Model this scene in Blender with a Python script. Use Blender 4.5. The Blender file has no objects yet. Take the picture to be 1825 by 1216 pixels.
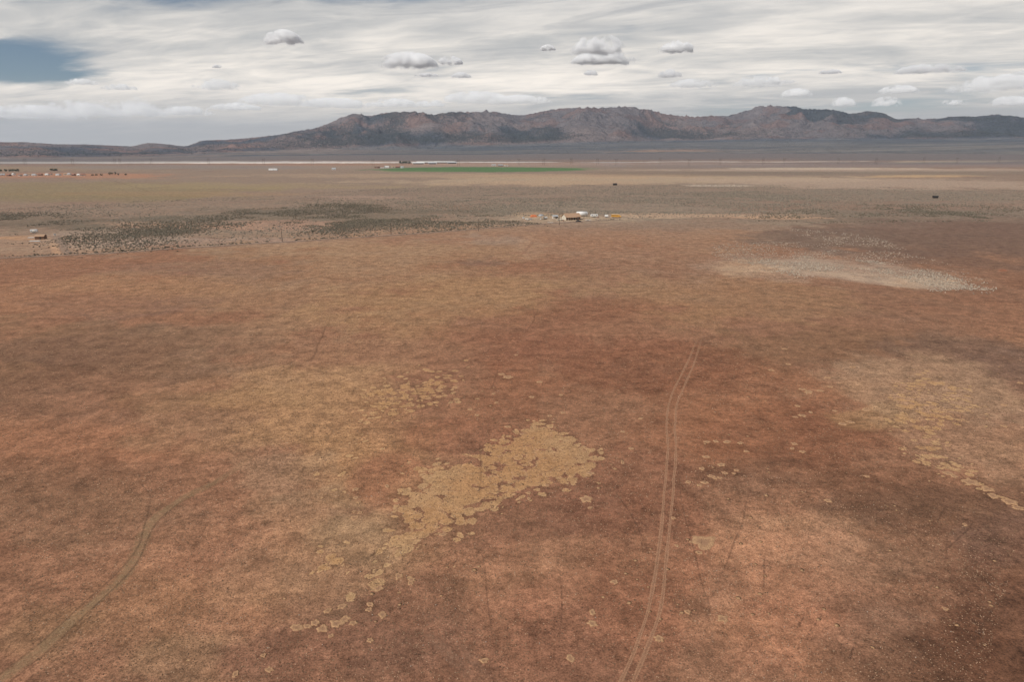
import bpy, bmesh, math, random
import numpy as np
from mathutils import Vector, Matrix

random.seed(7)
RNG = np.random.default_rng(11)
S = bpy.context.scene
COL = S.collection

# ------------------------------------------------------------------ camera
cam_d = bpy.data.cameras.new('drone_camera')
cam = bpy.data.objects.new('drone_camera', cam_d)
COL.objects.link(cam)
cam_d.sensor_width = 36.0
cam_d.lens = 24.0
cam_d.clip_start = 1.0
cam_d.clip_end = 200000.0
cam.location = (0, 0, 60.0)
cam.rotation_euler = (math.radians(90 - 15.87), 0, 0)
S.camera = cam

# ------------------------------------------------------------------ light and sky
SUN_AZ = math.radians(232)      # clockwise from +Y: from the left and a little behind the camera
SUN_EL = math.radians(47)
SUN_DIR = Vector((math.sin(SUN_AZ) * math.cos(SUN_EL), math.cos(SUN_AZ) * math.cos(SUN_EL), math.sin(SUN_EL)))
sun_d = bpy.data.lights.new('sun', 'SUN')
sun_d.energy = 3.5
sun_d.angle = math.radians(1.0)
sun_d.color = (1.0, 0.955, 0.89)
sun = bpy.data.objects.new('sun', sun_d)
COL.objects.link(sun)
sun.rotation_euler = SUN_DIR.to_track_quat('Z', 'Y').to_euler()

S.view_settings.view_transform = 'Standard'
S.view_settings.look = 'None'
S.view_settings.exposure = 0.0
S.view_settings.gamma = 1.0
S.view_settings.use_curve_mapping = False
S.render.engine = 'CYCLES'
S.cycles.use_denoising = True
S.cycles.denoising_prefilter = 'ACCURATE'
S.cycles.max_bounces = 40
S.cycles.diffuse_bounces = 2
S.cycles.volume_bounces = 36
S.cycles.transparent_max_bounces = 16
S.cycles.volume_step_rate = 1.0

SKYLINE = [
    (-0.76412, 1e-05),
    (-0.6981, 0.00234),
    (-0.6239, 0.00555),
    (-0.60012, 0.00565),
    (-0.57036, 0.00321),
    (-0.54189, 0.00326),
    (-0.5126, 0.002),
    (-0.49153, 0.00068),
    (-0.48192, 0.00338),
    (-0.47231, 0.00542),
    (-0.45043, 0.00343),
    (-0.43138, 0.0007),
    (-0.42115, 0.00417),
    (-0.41077, 0.00835),
    (-0.38389, 0.00915),
    (-0.35628, 0.01137),
    (-0.33517, 0.0136),
    (-0.31377, 0.01585),
    (-0.29185, 0.021),
    (-0.27358, 0.02327),
    (-0.25488, 0.02919),
    (-0.23591, 0.0373),
    (-0.22299, 0.04248),
    (-0.21318, 0.04475),
    (-0.20585, 0.04264),
    (-0.19848, 0.04052),
    (-0.17946, 0.04432),
    (-0.16421, 0.04663),
    (-0.14136, 0.04679),
    (-0.12225, 0.04544),
    (-0.10692, 0.04331),
    (-0.09527, 0.04558),
    (-0.07588, 0.04713),
    (-0.0487, 0.04721),
    (-0.02533, 0.04799),
    (-0.01365, 0.04578),
    (0.00976, 0.04208),
    (0.02925, 0.04502),
    (0.04866, 0.04942),
    (0.06804, 0.05158),
    (0.09893, 0.05291),
    (0.12968, 0.052),
    (0.1449, 0.05335),
    (0.15856, 0.05396),
    (0.17153, 0.05167),
    (0.19053, 0.04859),
    (0.20954, 0.04333),
    (0.23198, 0.04095),
    (0.25049, 0.03933),
    (0.27225, 0.04053),
    (0.29385, 0.04027),
    (0.30772, 0.04434),
    (0.3215, 0.04765),
    (0.32469, 0.0511),
    (0.335, 0.05231),
    (0.36934, 0.05096),
    (0.38302, 0.04864),
    (0.39, 0.04577),
    (0.40311, 0.04688),
    (0.41955, 0.04587),
    (0.43287, 0.04223),
    (0.44272, 0.04003),
    (0.45505, 0.04246),
    (0.46747, 0.04285),
    (0.48025, 0.03929),
    (0.4903, 0.03253),
    (0.4993, 0.03303),
    (0.50811, 0.03417),
    (0.52309, 0.03259),
    (0.54042, 0.0329),
    (0.55145, 0.03521),
    (0.56837, 0.03421),
    (0.57929, 0.03459),
    (0.58716, 0.03627),
    (0.60066, 0.03532),
    (0.61943, 0.03245),
    (0.65753, 0.02978),
    (0.72801, 0.02252),
    (0.82856, 0.0138),
]

FOOT = [
    (-0.7665, -0.0121, 4700),
    (-0.62698, -0.01298, 4700),
    (-0.51464, -0.01261, 4700),
    (-0.4327, -0.01037, 4900),
    (-0.36505, -0.0071, 5200),
    (-0.27205, -0.00439, 5500),
    (-0.16647, -0.00149, 5800),
    (-0.04936, 1e-05, 6100),
    (0.06897, 0.0038, 6300),
    (0.22297, 0.00741, 6500),
    (0.43365, 0.00896, 6700),
    (0.62329, 0.00924, 6800),
    (0.79261, 0.00746, 6800),
]

PATCHES = [
    (-0.38, 1679.11, 1052.37, 0.0, -0.44, 1124.2, 0.2623, 0.1912, 0.1384, 0.9, 0.35),
    (-298.53, 666.36, 341.17, 0.0, -103.4, 213.6, 0.2542, 0.1714, 0.1195, 0.7, 0.5),
    (-625.97, 1052.94, 270.91, 0.0, -110.33, 183.07, 0.2384, 0.1779, 0.0887, 0.85, 0.3),
    (-590.97, 867.01, 180.24, 0.0, -52.96, 78.6, 0.2086, 0.1559, 0.0802, 0.7, 0.4),
    (-445.34, 1133.06, 235.1, 0.0, -32.45, 83.36, 0.305, 0.2232, 0.1221, 0.7, 0.5),
    (-437.86, 936.22, 195.44, 0.0, -21.16, 45.95, 0.305, 0.1878, 0.107, 0.5, 0.5),
    (266.07, 1345.41, 474.9, 60.68, 31.3, 166.75, 0.4342, 0.314, 0.2051, 0.9, 0.35),
    (622.47, 1218.8, 283.74, -76.64, 90.59, 177.01, 0.402, 0.2874, 0.2086, 0.85, 0.4),
    (156.0, 1540.54, 269.17, 0.0, 12.31, 122.21, 0.4452, 0.2874, 0.1746, 0.7, 0.5),
    (-186.58, 1540.54, 403.76, 0.0, -14.73, 122.21, 0.3916, 0.2705, 0.1746, 0.7, 0.5),
    (85.3, 1224.0, 155.99, 0.0, 6.71, 96.98, 0.4125, 0.2623, 0.162, 0.5, 0.5),
    (872.98, 1506.24, 108.0, 0.0, 50.55, 87.91, 0.552, 0.3515, 0.1812, 0.8, 0.5),
    (985.52, 1919.04, 639.26, 0.0, 72.53, 141.73, 0.4678, 0.3419, 0.2542, 0.7, 0.5),
    (986.88, 1712.36, 542.62, 0.0, 86.5, 150.44, 0.2086, 0.162, 0.117, 0.7, 0.5),
    (448.09, 1675.01, 345.19, 0.0, 38.43, 144.06, 0.1878, 0.1356, 0.0976, 0.7, 0.5),
    (671.75, 2191.61, 520.06, 0.0, 56.4, 184.14, 0.1812, 0.1384, 0.1221, 0.6, 0.5),
    (915.56, 2064.46, 262.76, 0.0, 38.64, 87.68, 0.6038, 0.4678, 0.3419, 0.7, 0.5),
    (-536.9, 2337.97, 770.94, 0.0, -64.08, 277.2, 0.2874, 0.2086, 0.1559, 0.7, 0.5),
    (-709.69, 2543.13, 483.19, 0.0, -50.65, 181.79, 0.305, 0.162, 0.0976, 0.8, 0.5),
    (-25.17, 2554.33, 362.39, 0.0, -2.46, 248.98, 0.3419, 0.2159, 0.162, 0.8, 0.5),
    (-1018.57, 1545.98, 232.47, 0.0, -100.86, 153.29, 0.4342, 0.1878, 0.0976, 0.75, 0.5),
    (-1383.6, 2084.07, 541.95, 0.0, -147.34, 221.27, 0.305, 0.2232, 0.1384, 0.6, 0.5),
    (-1009.79, 2203.7, 346.71, 0.0, -113.66, 246.87, 0.1946, 0.1683, 0.162, 0.6, 0.5),
    (1205.65, 2395.72, 945.61, 0.0, 110.58, 219.46, 0.2159, 0.1746, 0.162, 0.7, 0.5),
    (598.13, 2622.69, 520.11, 0.0, 32.01, 140.87, 0.2874, 0.2232, 0.1946, 0.6, 0.5),
    (-1679.14, 2853.87, 1175.96, 0.0, -97.73, 166.53, 0.7758, 0.6724, 0.5906, 1, 0.3),
    (-814.89, 2911.09, 762.88, 0.0, -27.21, 97.67, 0.6172, 0.552, 0.5149, 0.9, 0.3),
    (-28.9, 2909.8, 208.06, 0.0, -0.75, 75.93, 0.6038, 0.552, 0.5149, 0.9, 0.3),
    (404.34, 2866.07, 159.46, 0.0, 7.39, 52.64, 0.5149, 0.4793, 0.4564, 0.8, 0.4),
    (739.46, 2931.15, 209.61, 0.0, 16.57, 66.05, 0.6172, 0.5149, 0.4342, 0.8, 0.4),
    (1156.08, 2866.49, 273.36, 0.0, 25.34, 63.18, 0.5776, 0.4793, 0.402, 0.8, 0.4),
    (1724.63, 2757.22, 284.7, 0.0, 60.62, 97.4, 0.5647, 0.4125, 0.2623, 0.9, 0.35),
    (-97.51, 1983.31, 296.42, 0.0, -11.37, 230.14, 0.0685, 0.1384, 0.0513, 1, 0.12),
    (75.04, 1993.44, 142.19, 0.0, 5.74, 152.76, 0.1119, 0.1812, 0.0612, 0.6, 0.5),
    (-221.31, 1821.02, 130.61, 0.0, -7.22, 59.87, 0.2623, 0.2623, 0.1274, 0.6, 0.6),
    (-363.53, 568.68, 151.38, 0.0, -35.07, 56.0, 0.1274, 0.0976, 0.0685, 0.7, 0.5),
    (-178.79, 633.1, 116.66, 0.0, -20.62, 74.01, 0.15, 0.1144, 0.0802, 0.6, 0.5),
    (-158.68, 670.62, 179.02, 0.0, -6.91, 29.9, 0.1384, 0.107, 0.0762, 0.6, 0.5),
    (-192.73, 549.08, 62.39, 0.0, -12.44, 36.4, 0.3515, 0.1912, 0.1301, 0.9, 0.4),
    (-251.52, 539.49, 48.33, 0.0, -8.87, 19.6, 0.3419, 0.1946, 0.1274, 0.8, 0.5),
    (-303.9, 563.6, 59.63, 0.0, -6.71, 12.81, 0.3419, 0.2086, 0.1384, 0.8, 0.5),
    (-188.9, 860.99, 62.39, 0.0, -6.3, 29.27, 0.3712, 0.2384, 0.1746, 0.6, 0.5),
    (348.7, 633.1, 213.03, 0.0, 40.22, 74.01, 0.162, 0.1221, 0.0887, 0.6, 0.5),
    (487.42, 891.69, 297.77, 0.0, 56.12, 103.29, 0.2086, 0.162, 0.117, 0.6, 0.5),
    (131.12, 692.36, 143.55, 0.0, 16.5, 87.91, 0.2462, 0.1878, 0.1384, 0.6, 0.5),
    (182.81, 630.63, 81.82, 0.0, 6.0, 21.24, 0.4452, 0.2705, 0.1746, 0.8, 0.5),
    (231.47, 609.75, 59.42, 0.0, 5.52, 14.93, 0.4564, 0.2623, 0.162, 0.7, 0.5),
    (42.65, 601.45, 53.61, 0.0, 2.34, 33.83, 0.3916, 0.2705, 0.1812, 0.7, 0.5),
    (27.07, 635.99, 20.62, 0.0, 0.9, 21.59, 0.4125, 0.2462, 0.1384, 0.6, 0.5),
    (341.35, 1127.56, 45.21, 0.0, 7.43, 24.89, 0.552, 0.4452, 0.3515, 0.7, 0.5),
    (-5.65, 555.18, 135.62, 0.0, -0.12, 12.44, 0.305, 0.1946, 0.1329, 0.5, 0.5),
    (-305.78, 429.98, 59.58, 0.0, -27.71, 40.19, 0.2874, 0.1683, 0.1095, 0.85, 0.5),
    (-290.57, 435.14, 25.98, -32.65, -26.71, 41.59, 0.4125, 0.2232, 0.1301, 0.85, 0.4),
    (-332.14, 470.46, 26.96, 0.0, -8.21, 12.04, 0.4125, 0.2086, 0.107, 0.8, 0.5),
    (-288.0, 470.77, 42.1, 0.0, -24.92, 41.9, 0.2961, 0.2016, 0.15, 0.8, 0.5),
    (-188.07, 448.27, 80.73, 0.0, -8.87, 21.9, 0.305, 0.2016, 0.1559, 0.7, 0.5),
    (-0.05, 209.62, 166.21, 0.0, -0.06, 152.78, 0.2462, 0.117, 0.0685, 1, 0.4),
    (176.2, 396.85, 167.95, 0.0, 55.45, 119.41, 0.2384, 0.1274, 0.0802, 0.8, 0.5),
    (32.49, 468.24, 155.96, 0.0, 5.99, 86.67, 0.2831, 0.1529, 0.0931, 0.8, 0.5),
    (310.99, 481.0, 122.54, 0.0, 78.5, 118.6, 0.162, 0.0976, 0.0723, 0.8, 0.5),
    (209.75, 306.35, 72.54, 0.0, 51.57, 75.22, 0.2086, 0.1022, 0.063, 0.6, 0.6),
    (127.02, 243.78, 64.73, 0.0, 29.39, 57.42, 0.2232, 0.117, 0.0723, 0.6, 0.6),
    (95.93, 274.49, 38.15, 0.0, 15.95, 47.2, 0.2874, 0.1559, 0.0802, 0.6, 0.6),
    (128.58, 422.69, 26.55, 0.0, 28.66, 93.57, 0.2623, 0.1441, 0.0887, 0.6, 0.6),
    (-81.91, 345.98, 99.6, 0.0, -26.37, 106.78, 0.2705, 0.15, 0.0844, 0.8, 0.6),
    (-25.24, 274.49, 40.39, 0.0, -4.2, 47.2, 0.305, 0.1651, 0.0802, 0.6, 0.6),
    (-78.73, 373.46, 41.99, 0.0, -13.63, 65.72, 0.305, 0.1812, 0.107, 0.5, 0.6),
    (-160.96, 347.48, 45.79, 0.0, -13.38, 30.1, 0.2016, 0.117, 0.0844, 0.5, 0.6),
    (-157.06, 264.03, 28.66, 0.0, -13.98, 24.83, 0.1946, 0.107, 0.0762, 0.6, 0.6),
    (-189.12, 281.18, 39.57, 0.0, -21.44, 33.39, 0.2961, 0.1384, 0.0723, 0.6, 0.6),
    (-172.64, 309.54, 35.94, 0.0, -12.86, 24.19, 0.305, 0.1529, 0.0802, 0.5, 0.6),
    (-130.78, 197.14, 49.51, 0.0, -21.3, 34.0, 0.2016, 0.1119, 0.0648, 0.7, 0.6),
    (-106.73, 206.19, 34.85, 0.0, -12.08, 24.95, 0.2086, 0.1144, 0.0723, 0.6, 0.6),
    (-121.41, 164.65, 18.51, 0.0, -11.18, 16.6, 0.1746, 0.0887, 0.0545, 0.6, 0.6),
    (-148.55, 204.09, 22.65, 0.0, -8.33, 12.36, 0.1683, 0.0931, 0.0648, 0.4, 0.6),
    (-101.47, 163.72, 18.51, 0.0, -5.81, 10.32, 0.314, 0.15, 0.0887, 0.6, 0.6),
    (-76.61, 155.67, 23.15, 0.0, -3.69, 8.3, 0.1746, 0.0844, 0.0452, 0.6, 0.6),
    (-84.54, 167.64, 12.77, 10.37, -1.98, 4.31, 0.3231, 0.162, 0.0887, 0.6, 0.6),
    (-92.45, 133.28, 28.35, 0.0, -7.04, 11.39, 0.2874, 0.1221, 0.0648, 0.6, 0.6),
    (-79.44, 107.41, 23.47, 0.0, -6.26, 9.75, 0.1946, 0.1022, 0.0612, 0.7, 0.6),
    (-64.2, 143.76, 25.05, 0.0, -7.85, 19.38, 0.2705, 0.15, 0.0844, 0.7, 0.6),
    (-44.15, 146.78, 23.8, 0.0, -8.25, 29.61, 0.3325, 0.1746, 0.0844, 0.7, 0.7),
    (-35.42, 123.46, 12.08, 0.0, -3.78, 14.84, 0.3231, 0.1651, 0.0782, 0.45, 0.7),
    (-39.72, 168.97, 21.86, 0.0, -3.74, 17.39, 0.314, 0.1714, 0.0887, 0.7, 0.7),
    (-30.17, 181.75, 17.24, 0.0, -1.52, 9.99, 0.3231, 0.1746, 0.0931, 0.5, 0.7),
    (-46.68, 120.52, 9.71, 0.0, -4.07, 11.9, 0.2874, 0.1746, 0.107, 0.6, 0.6),
    (-37.21, 103.58, 10.43, 0.0, -2.84, 9.17, 0.2789, 0.1559, 0.0887, 0.7, 0.6),
    (-27.88, 90.08, 7.65, 6.4, -3.08, 11.73, 0.2874, 0.1812, 0.1022, 0.8, 0.5),
    (-41.07, 89.68, 13.34, 0.0, -4.44, 11.42, 0.305, 0.1384, 0.0802, 0.7, 0.6),
    (-43.36, 77.61, 12.65, 0.0, -3.12, 6.78, 0.305, 0.1441, 0.0802, 0.6, 0.6),
    (-53.04, 78.22, 10.42, 0.0, -5.76, 10.23, 0.2542, 0.1274, 0.0685, 0.6, 0.6),
    (-61.26, 74.65, 8.62, 0.0, -5.7, 8.45, 0.2159, 0.1221, 0.0648, 0.6, 0.6),
    (-39.58, 69.17, 10.19, 0.0, -2.16, 4.7, 0.2542, 0.1441, 0.0802, 0.6, 0.6),
    (-62.76, 91.54, 10.28, 0.0, -2.59, 4.48, 0.3419, 0.162, 0.0931, 0.5, 0.6),
    (-72.61, 96.22, 8.04, 0.0, -3.13, 4.87, 0.1946, 0.107, 0.0648, 0.5, 0.6),
    (-15.27, 74.86, 18.68, 0.0, -1.6, 9.53, 0.2016, 0.0976, 0.0612, 0.6, 0.6),
    (-24.22, 70.13, 11.68, 0.0, -1.34, 4.8, 0.2159, 0.107, 0.0685, 0.6, 0.6),
    (8.77, 219.77, 27.68, 0.0, 1.05, 28.03, 0.2232, 0.0976, 0.0578, 0.5, 0.7),
    (35.66, 253.58, 23.42, 0.0, 2.45, 18.47, 0.2086, 0.0887, 0.0513, 0.55, 0.7),
    (24.34, 195.46, 36.31, 0.0, 3.28, 28.11, 0.2232, 0.0931, 0.0545, 0.7, 0.6),
    (68.56, 248.47, 23.03, 0.0, 3.46, 13.37, 0.2623, 0.1384, 0.0723, 0.5, 0.6),
    (33.82, 166.58, 28.48, 0.0, 4.72, 25.16, 0.2307, 0.1119, 0.0648, 0.6, 0.6),
    (58.4, 154.13, 28.71, 0.0, 11.4, 32.23, 0.2462, 0.1022, 0.0545, 0.7, 0.6),
    (61.16, 132.17, 20.87, 0.0, 8.1, 19.42, 0.1946, 0.0802, 0.0452, 0.7, 0.6),
    (98.89, 205.53, 33.11, 0.0, 9.76, 21.76, 0.1946, 0.1022, 0.0578, 0.6, 0.6),
    (133.26, 194.1, 28.05, 0.0, 14.26, 22.35, 0.162, 0.0931, 0.0648, 0.7, 0.6),
    (126.4, 167.86, 14.24, 0.0, 20.73, 29.55, 0.1812, 0.1022, 0.0723, 0.6, 0.6),
    (105.54, 167.64, 17.43, -10.37, 13.85, 24.1, 0.314, 0.1812, 0.107, 0.75, 0.7),
    (97.24, 133.12, 10.74, -14.57, 14.17, 21.67, 0.2961, 0.1683, 0.1022, 0.75, 0.7),
    (83.63, 146.69, 11.62, 0.0, 3.82, 7.46, 0.305, 0.1812, 0.0887, 0.6, 0.6),
    (67.22, 107.41, 26.4, 0.0, 5.3, 9.75, 0.1559, 0.0844, 0.0545, 0.8, 0.6),
    (66.56, 91.16, 16.9, 0.0, 7.3, 11.73, 0.1746, 0.0844, 0.0513, 0.7, 0.6),
    (79.31, 96.86, 8.04, 0.0, 6.87, 9.79, 0.15, 0.0802, 0.0578, 0.5, 0.6),
    (62.34, 75.35, 11.5, 0.0, 8.03, 11.71, 0.162, 0.0802, 0.0482, 0.8, 0.6),
    (45.35, 96.86, 11.62, 0.0, 3.93, 9.79, 0.3712, 0.1878, 0.107, 0.85, 0.55),
    (39.09, 86.46, 15.23, 0.0, 5.64, 14.64, 0.3419, 0.1559, 0.0887, 0.8, 0.6),
    (38.63, 74.86, 10.78, 0.0, 4.05, 9.53, 0.3231, 0.1384, 0.0802, 0.7, 0.6),
    (55.67, 89.14, 9.17, 0.0, 4.49, 8.52, 0.2542, 0.1384, 0.0844, 0.6, 0.6),
    (49.41, 74.65, 9.34, 0.0, 4.59, 8.45, 0.2232, 0.1221, 0.0802, 0.6, 0.6),
    (43.55, 115.52, 10.43, 0.0, 2.93, 8.87, 0.2086, 0.1022, 0.0612, 0.5, 0.6),
    (48.54, 143.76, 11.27, 0.0, 5.93, 19.38, 0.2874, 0.1221, 0.0648, 0.5, 0.6),
    (8.17, 101.76, 18.68, 0.0, 0.62, 8.89, 0.2016, 0.0931, 0.0578, 0.8, 0.6),
    (22.69, 116.26, 11.47, 0.0, 2.3, 13.38, 0.2016, 0.0887, 0.0545, 0.6, 0.6),
    (7.54, 88.52, 14.44, 3.6, 0.39, 5.66, 0.314, 0.1559, 0.0887, 0.7, 0.6),
    (-1.67, 78.77, 4.47, 0.0, -0.22, 12.58, 0.305, 0.1384, 0.0802, 0.6, 0.6),
    (9.88, 74.86, 10.06, 0.0, 1.04, 9.53, 0.2542, 0.107, 0.0648, 0.6, 0.6),
    (-1.12, 96.39, 6.26, 0.0, -0.06, 6.5, 0.2462, 0.1221, 0.0723, 0.4, 0.6),
    (-23.41, 116.84, 6.52, 0.0, -1.83, 10.39, 0.2542, 0.107, 0.0612, 0.9, 0.4),
    (-10.03, 137.25, 13.38, 0.0, -0.55, 8.42, 0.2462, 0.1022, 0.0578, 0.8, 0.5),
    (6.92, 169.9, 21.86, 0.0, 0.82, 21.84, 0.2307, 0.0976, 0.0545, 0.7, 0.6),
    (-7.15, 156.28, 10.9, 0.0, -0.55, 13.25, 0.2384, 0.107, 0.0612, 0.6, 0.6),
    (161.21, 367.97, 50.99, 0.0, 19.66, 46.28, 0.2874, 0.1746, 0.1221, 0.6, 0.6),
    (180.01, 337.34, 44.01, -18.14, 16.38, 32.0, 0.314, 0.1878, 0.1248, 0.6, 0.8),
    (188.31, 310.9, 15.53, 0.0, 7.04, 12.25, 0.4125, 0.2705, 0.1746, 0.7, 0.6),
    (128.13, 354.32, 17.57, 0.0, 6.03, 17.44, 0.3813, 0.2307, 0.1384, 0.5, 0.6),
    (247.97, 341.72, 2.27, 0.0, 1.8, 2.61, 0.3515, 0.0976, 0.0423, 0.8, 0.5),
    (229.3, 459.52, 81.69, 0.0, 27.69, 56.74, 0.162, 0.107, 0.0802, 0.6, 0.6),
    (-17.25, 362.72, 18.0, 0.0, -0.5, 10.96, 0.162, 0.0976, 0.0762, 0.4, 0.6),
    (-12.44, 468.34, 22.96, 0.0, -0.61, 23.83, 0.2705, 0.1812, 0.1329, 0.6, 0.6),
    (13.29, 438.52, 7.09, 0.0, 1.69, 56.95, 0.3325, 0.1946, 0.1221, 0.4, 0.6),
    (105.54, 167.64, 17.43, -10.37, 13.85, 24.1, 0.305, 0.1746, 0.107, 0.5, 0.6),
    (-14.44, 69.28, 20.39, 0.0, -0.95, 5.64, 0.2016, 0.0931, 0.0578, 0.6, 0.6),
    (53.51, 69.42, 14.95, 0.0, 4.1, 6.59, 0.1384, 0.0685, 0.0423, 0.7, 0.6),
    (22.61, 92.79, 7.61, 0.0, 3.78, 17.86, 0.2159, 0.0931, 0.0545, 0.6, 0.6),
    (-82.67, 115.52, 20.86, 0.0, -5.55, 8.87, 0.2086, 0.1022, 0.0595, 0.6, 0.6),
    (-61.87, 101.76, 14.01, 0.0, -4.66, 8.89, 0.2307, 0.117, 0.0685, 0.5, 0.6),
    (34.09, 183.27, 31.35, 0.0, 3.46, 20.13, 0.2016, 0.0844, 0.0482, 0.6, 0.6),
    (61.28, 115.52, 22.95, 0.0, 4.12, 8.87, 0.162, 0.0762, 0.0452, 0.7, 0.6),
    (181.15, 317.71, 26.41, -14.77, 5.4, 9.93, 0.4342, 0.2705, 0.1746, 0.8, 0.7),
    (139.27, 345.07, 22.88, -7.48, 3.84, 9.97, 0.3712, 0.2384, 0.1559, 0.7, 0.6),
    (-18.63, 98.35, 11.64, 12.66, -1.69, 10.08, 0.305, 0.1651, 0.0887, 0.45, 0.7),
    (-48.27, 194.1, 42.91, 0.0, -5.17, 22.35, 0.2874, 0.1559, 0.0887, 0.4, 0.7),
    (-36.26, 90.24, 7.22, 8.75, -2.99, 8.75, 0.305, 0.162, 0.0887, 0.45, 0.7),
    (64.55, 77.61, 12.51, 0.0, 8.52, 12.28, 0.1329, 0.0578, 0.0343, 0.6, 0.7),
    (70.28, 109.27, 22.85, 0.0, 5.06, 9.05, 0.15, 0.0723, 0.0437, 0.5, 0.7),
    (-127.41, 189.13, 32.15, 0.0, -14.98, 23.91, 0.1812, 0.0908, 0.0545, 0.5, 0.7),
    (300.53, 449.95, 70.09, 0.0, 71.13, 104.96, 0.1559, 0.0887, 0.063, 0.5, 0.7),
    (-97.51, 1981.03, 293.3, 0.0, -10.86, 219.88, 0.0762, 0.15, 0.0513, 1, 0.12),
    (-1679.14, 2851.6, 1175.96, 0.0, -85.45, 145.6, 0.7605, 0.6584, 0.5776, 0.9, 0.3),
]

POLYS = {
    'mat_main': [(16.87, 129.64), (17.32, 123.88), (14.18, 118.32), (9.1, 114.48), (1.77, 110.65), (-4.16, 106.65), (-7.76, 101.98), (-10.53, 96.34), (-13.07, 91.35), (-17.08, 87.06), (-18.36, 82.85), (-19.98, 81.11), (-21.94, 82.59), (-22.19, 85.98), (-20.92, 89.88), (-20.96, 96.01), (-19.84, 101.09), (-18.33, 106.65), (-18.77, 111.69), (-17.53, 115.37), (-19.7, 119.49), (-16.81, 122.38), (-9.31, 125.66), (-0.91, 136.79), (5.97, 142.06), (11.31, 137.7)],
    'mat_west': [(-32.89, 178.79), (-21.19, 185.31), (-12.61, 176.39), (-12.46, 163.14), (-17.85, 153.41), (-21.86, 148.06), (-27.87, 141.43), (-25.11, 132.42), (-29.61, 125.66), (-31.57, 121.89), (-30.21, 112.75), (-29.6, 104.74), (-32.03, 108.62), (-37.07, 121.89), (-37.63, 135.31), (-35.75, 155.27), (-36.8, 167.35)],
    'mat_low': [(-24.35, 96.01), (-23.71, 89.88), (-25.38, 85.71), (-27.9, 83.1), (-31.07, 80.62), (-32.39, 77.69), (-33.95, 80.02), (-31.47, 84.39), (-29.79, 89.88), (-27.93, 96.01)],
    'mat_spots': [(-28.87, 76.01), (-26.24, 77.12), (-22.79, 78.26), (-20.07, 79.66), (-18.76, 78.84), (-20.28, 77.12), (-22.67, 74.71), (-26.2, 74.39)],
    'mat_sw': [(-35.81, 74.93), (-32.74, 76.56), (-36.21, 72.32), (-39.37, 68.45), (-42.01, 65.67), (-44.63, 65.67), (-42.08, 69.86)],
    'mat_east': [(95.07, 163.14), (114.02, 181.25), (117.69, 167.35), (107.99, 148.06), (96.7, 138.31), (88.99, 129.64), (89.91, 117.17), (92.11, 110.65), (87.84, 104.74), (83.53, 110.65), (82.48, 117.17), (81.33, 124.38), (81.59, 135.31), (85.8, 148.06)],
    'mat_north': [(-30.95, 186.36), (-19.44, 183.77), (-13.61, 191.74), (-8.23, 181.25), (-13.48, 167.35), (-5.79, 155.27), (-9.56, 149.8), (-18.05, 155.27), (-22.99, 151.58)],
    'pale_tufts': [(129.04, 452.76), (212.68, 534.91), (255.66, 482.5), (235.15, 391.9), (231.07, 345.0), (213.9, 294.91), (200.26, 281.91), (175.6, 284.19), (157.84, 301.2), (135.88, 321.69), (120.58, 348.35), (116.22, 362.4), (115.55, 391.9)],
    'pale_core': [(122.22, 362.4), (164.04, 391.9), (198.98, 371.75), (214.7, 336.88), (209.77, 292.46), (178.32, 288.86), (160.43, 306.41), (137.65, 326.11)],
    'scrub_dense_a': [(-462.83, 624.67), (-412.01, 640.72), (-326.84, 563.32), (-332.65, 534.91), (-384.64, 516.26)],
    'scrub_dense_b': [(-328.52, 542.74), (-285.16, 571.99), (-232.89, 516.26), (-227.44, 452.76), (-234.82, 431.4), (-281.32, 482.5)],
    'scrub_dense_c': [(-285.3, 624.67), (-249.84, 713.81), (-182.49, 772.29), (-120.52, 700.52), (-169.16, 590.11), (-213.6, 554.91), (-242.26, 509.15), (-276.89, 554.91)],
    'scrub_dense_d': [(-159.08, 509.15), (-118.44, 576.41), (-80.63, 651.87), (-16.09, 609.39), (8.33, 585.48), (-30.98, 523.57), (-86.08, 495.48), (-139.18, 482.5)],
    'scrub_dense_e': [(262.19, 663.4), (367.23, 700.52), (472.41, 741.93), (569.29, 772.29), (431.26, 580.91), (363.92, 567.62), (296.57, 580.91), (248.34, 590.11)],
    'scrub_wide': [(-517.53, 700.52), (-453.59, 788.41), (-327.9, 879.95), (-181.62, 1064.32), (80.29, 1143.85), (366.33, 1179.04), (749.11, 1021.62), (424.83, 571.99), (296.57, 580.91), (220.11, 619.5), (142.35, 609.39), (65.99, 590.11), (-5.57, 546.74), (-84.98, 488.91), (-135.74, 470.16), (-236.43, 402.78), (-274.24, 426.37), (-323.14, 498.83), (-389.91, 523.57)],
    'scrub_centre': [(-135.28, 788.41), (-9.4, 934.0), (178.53, 934.0), (349.95, 994.98), (374.01, 788.41), (201.46, 640.72), (71.48, 640.72), (-6.09, 599.6), (-77.35, 624.67)],
}

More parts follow.
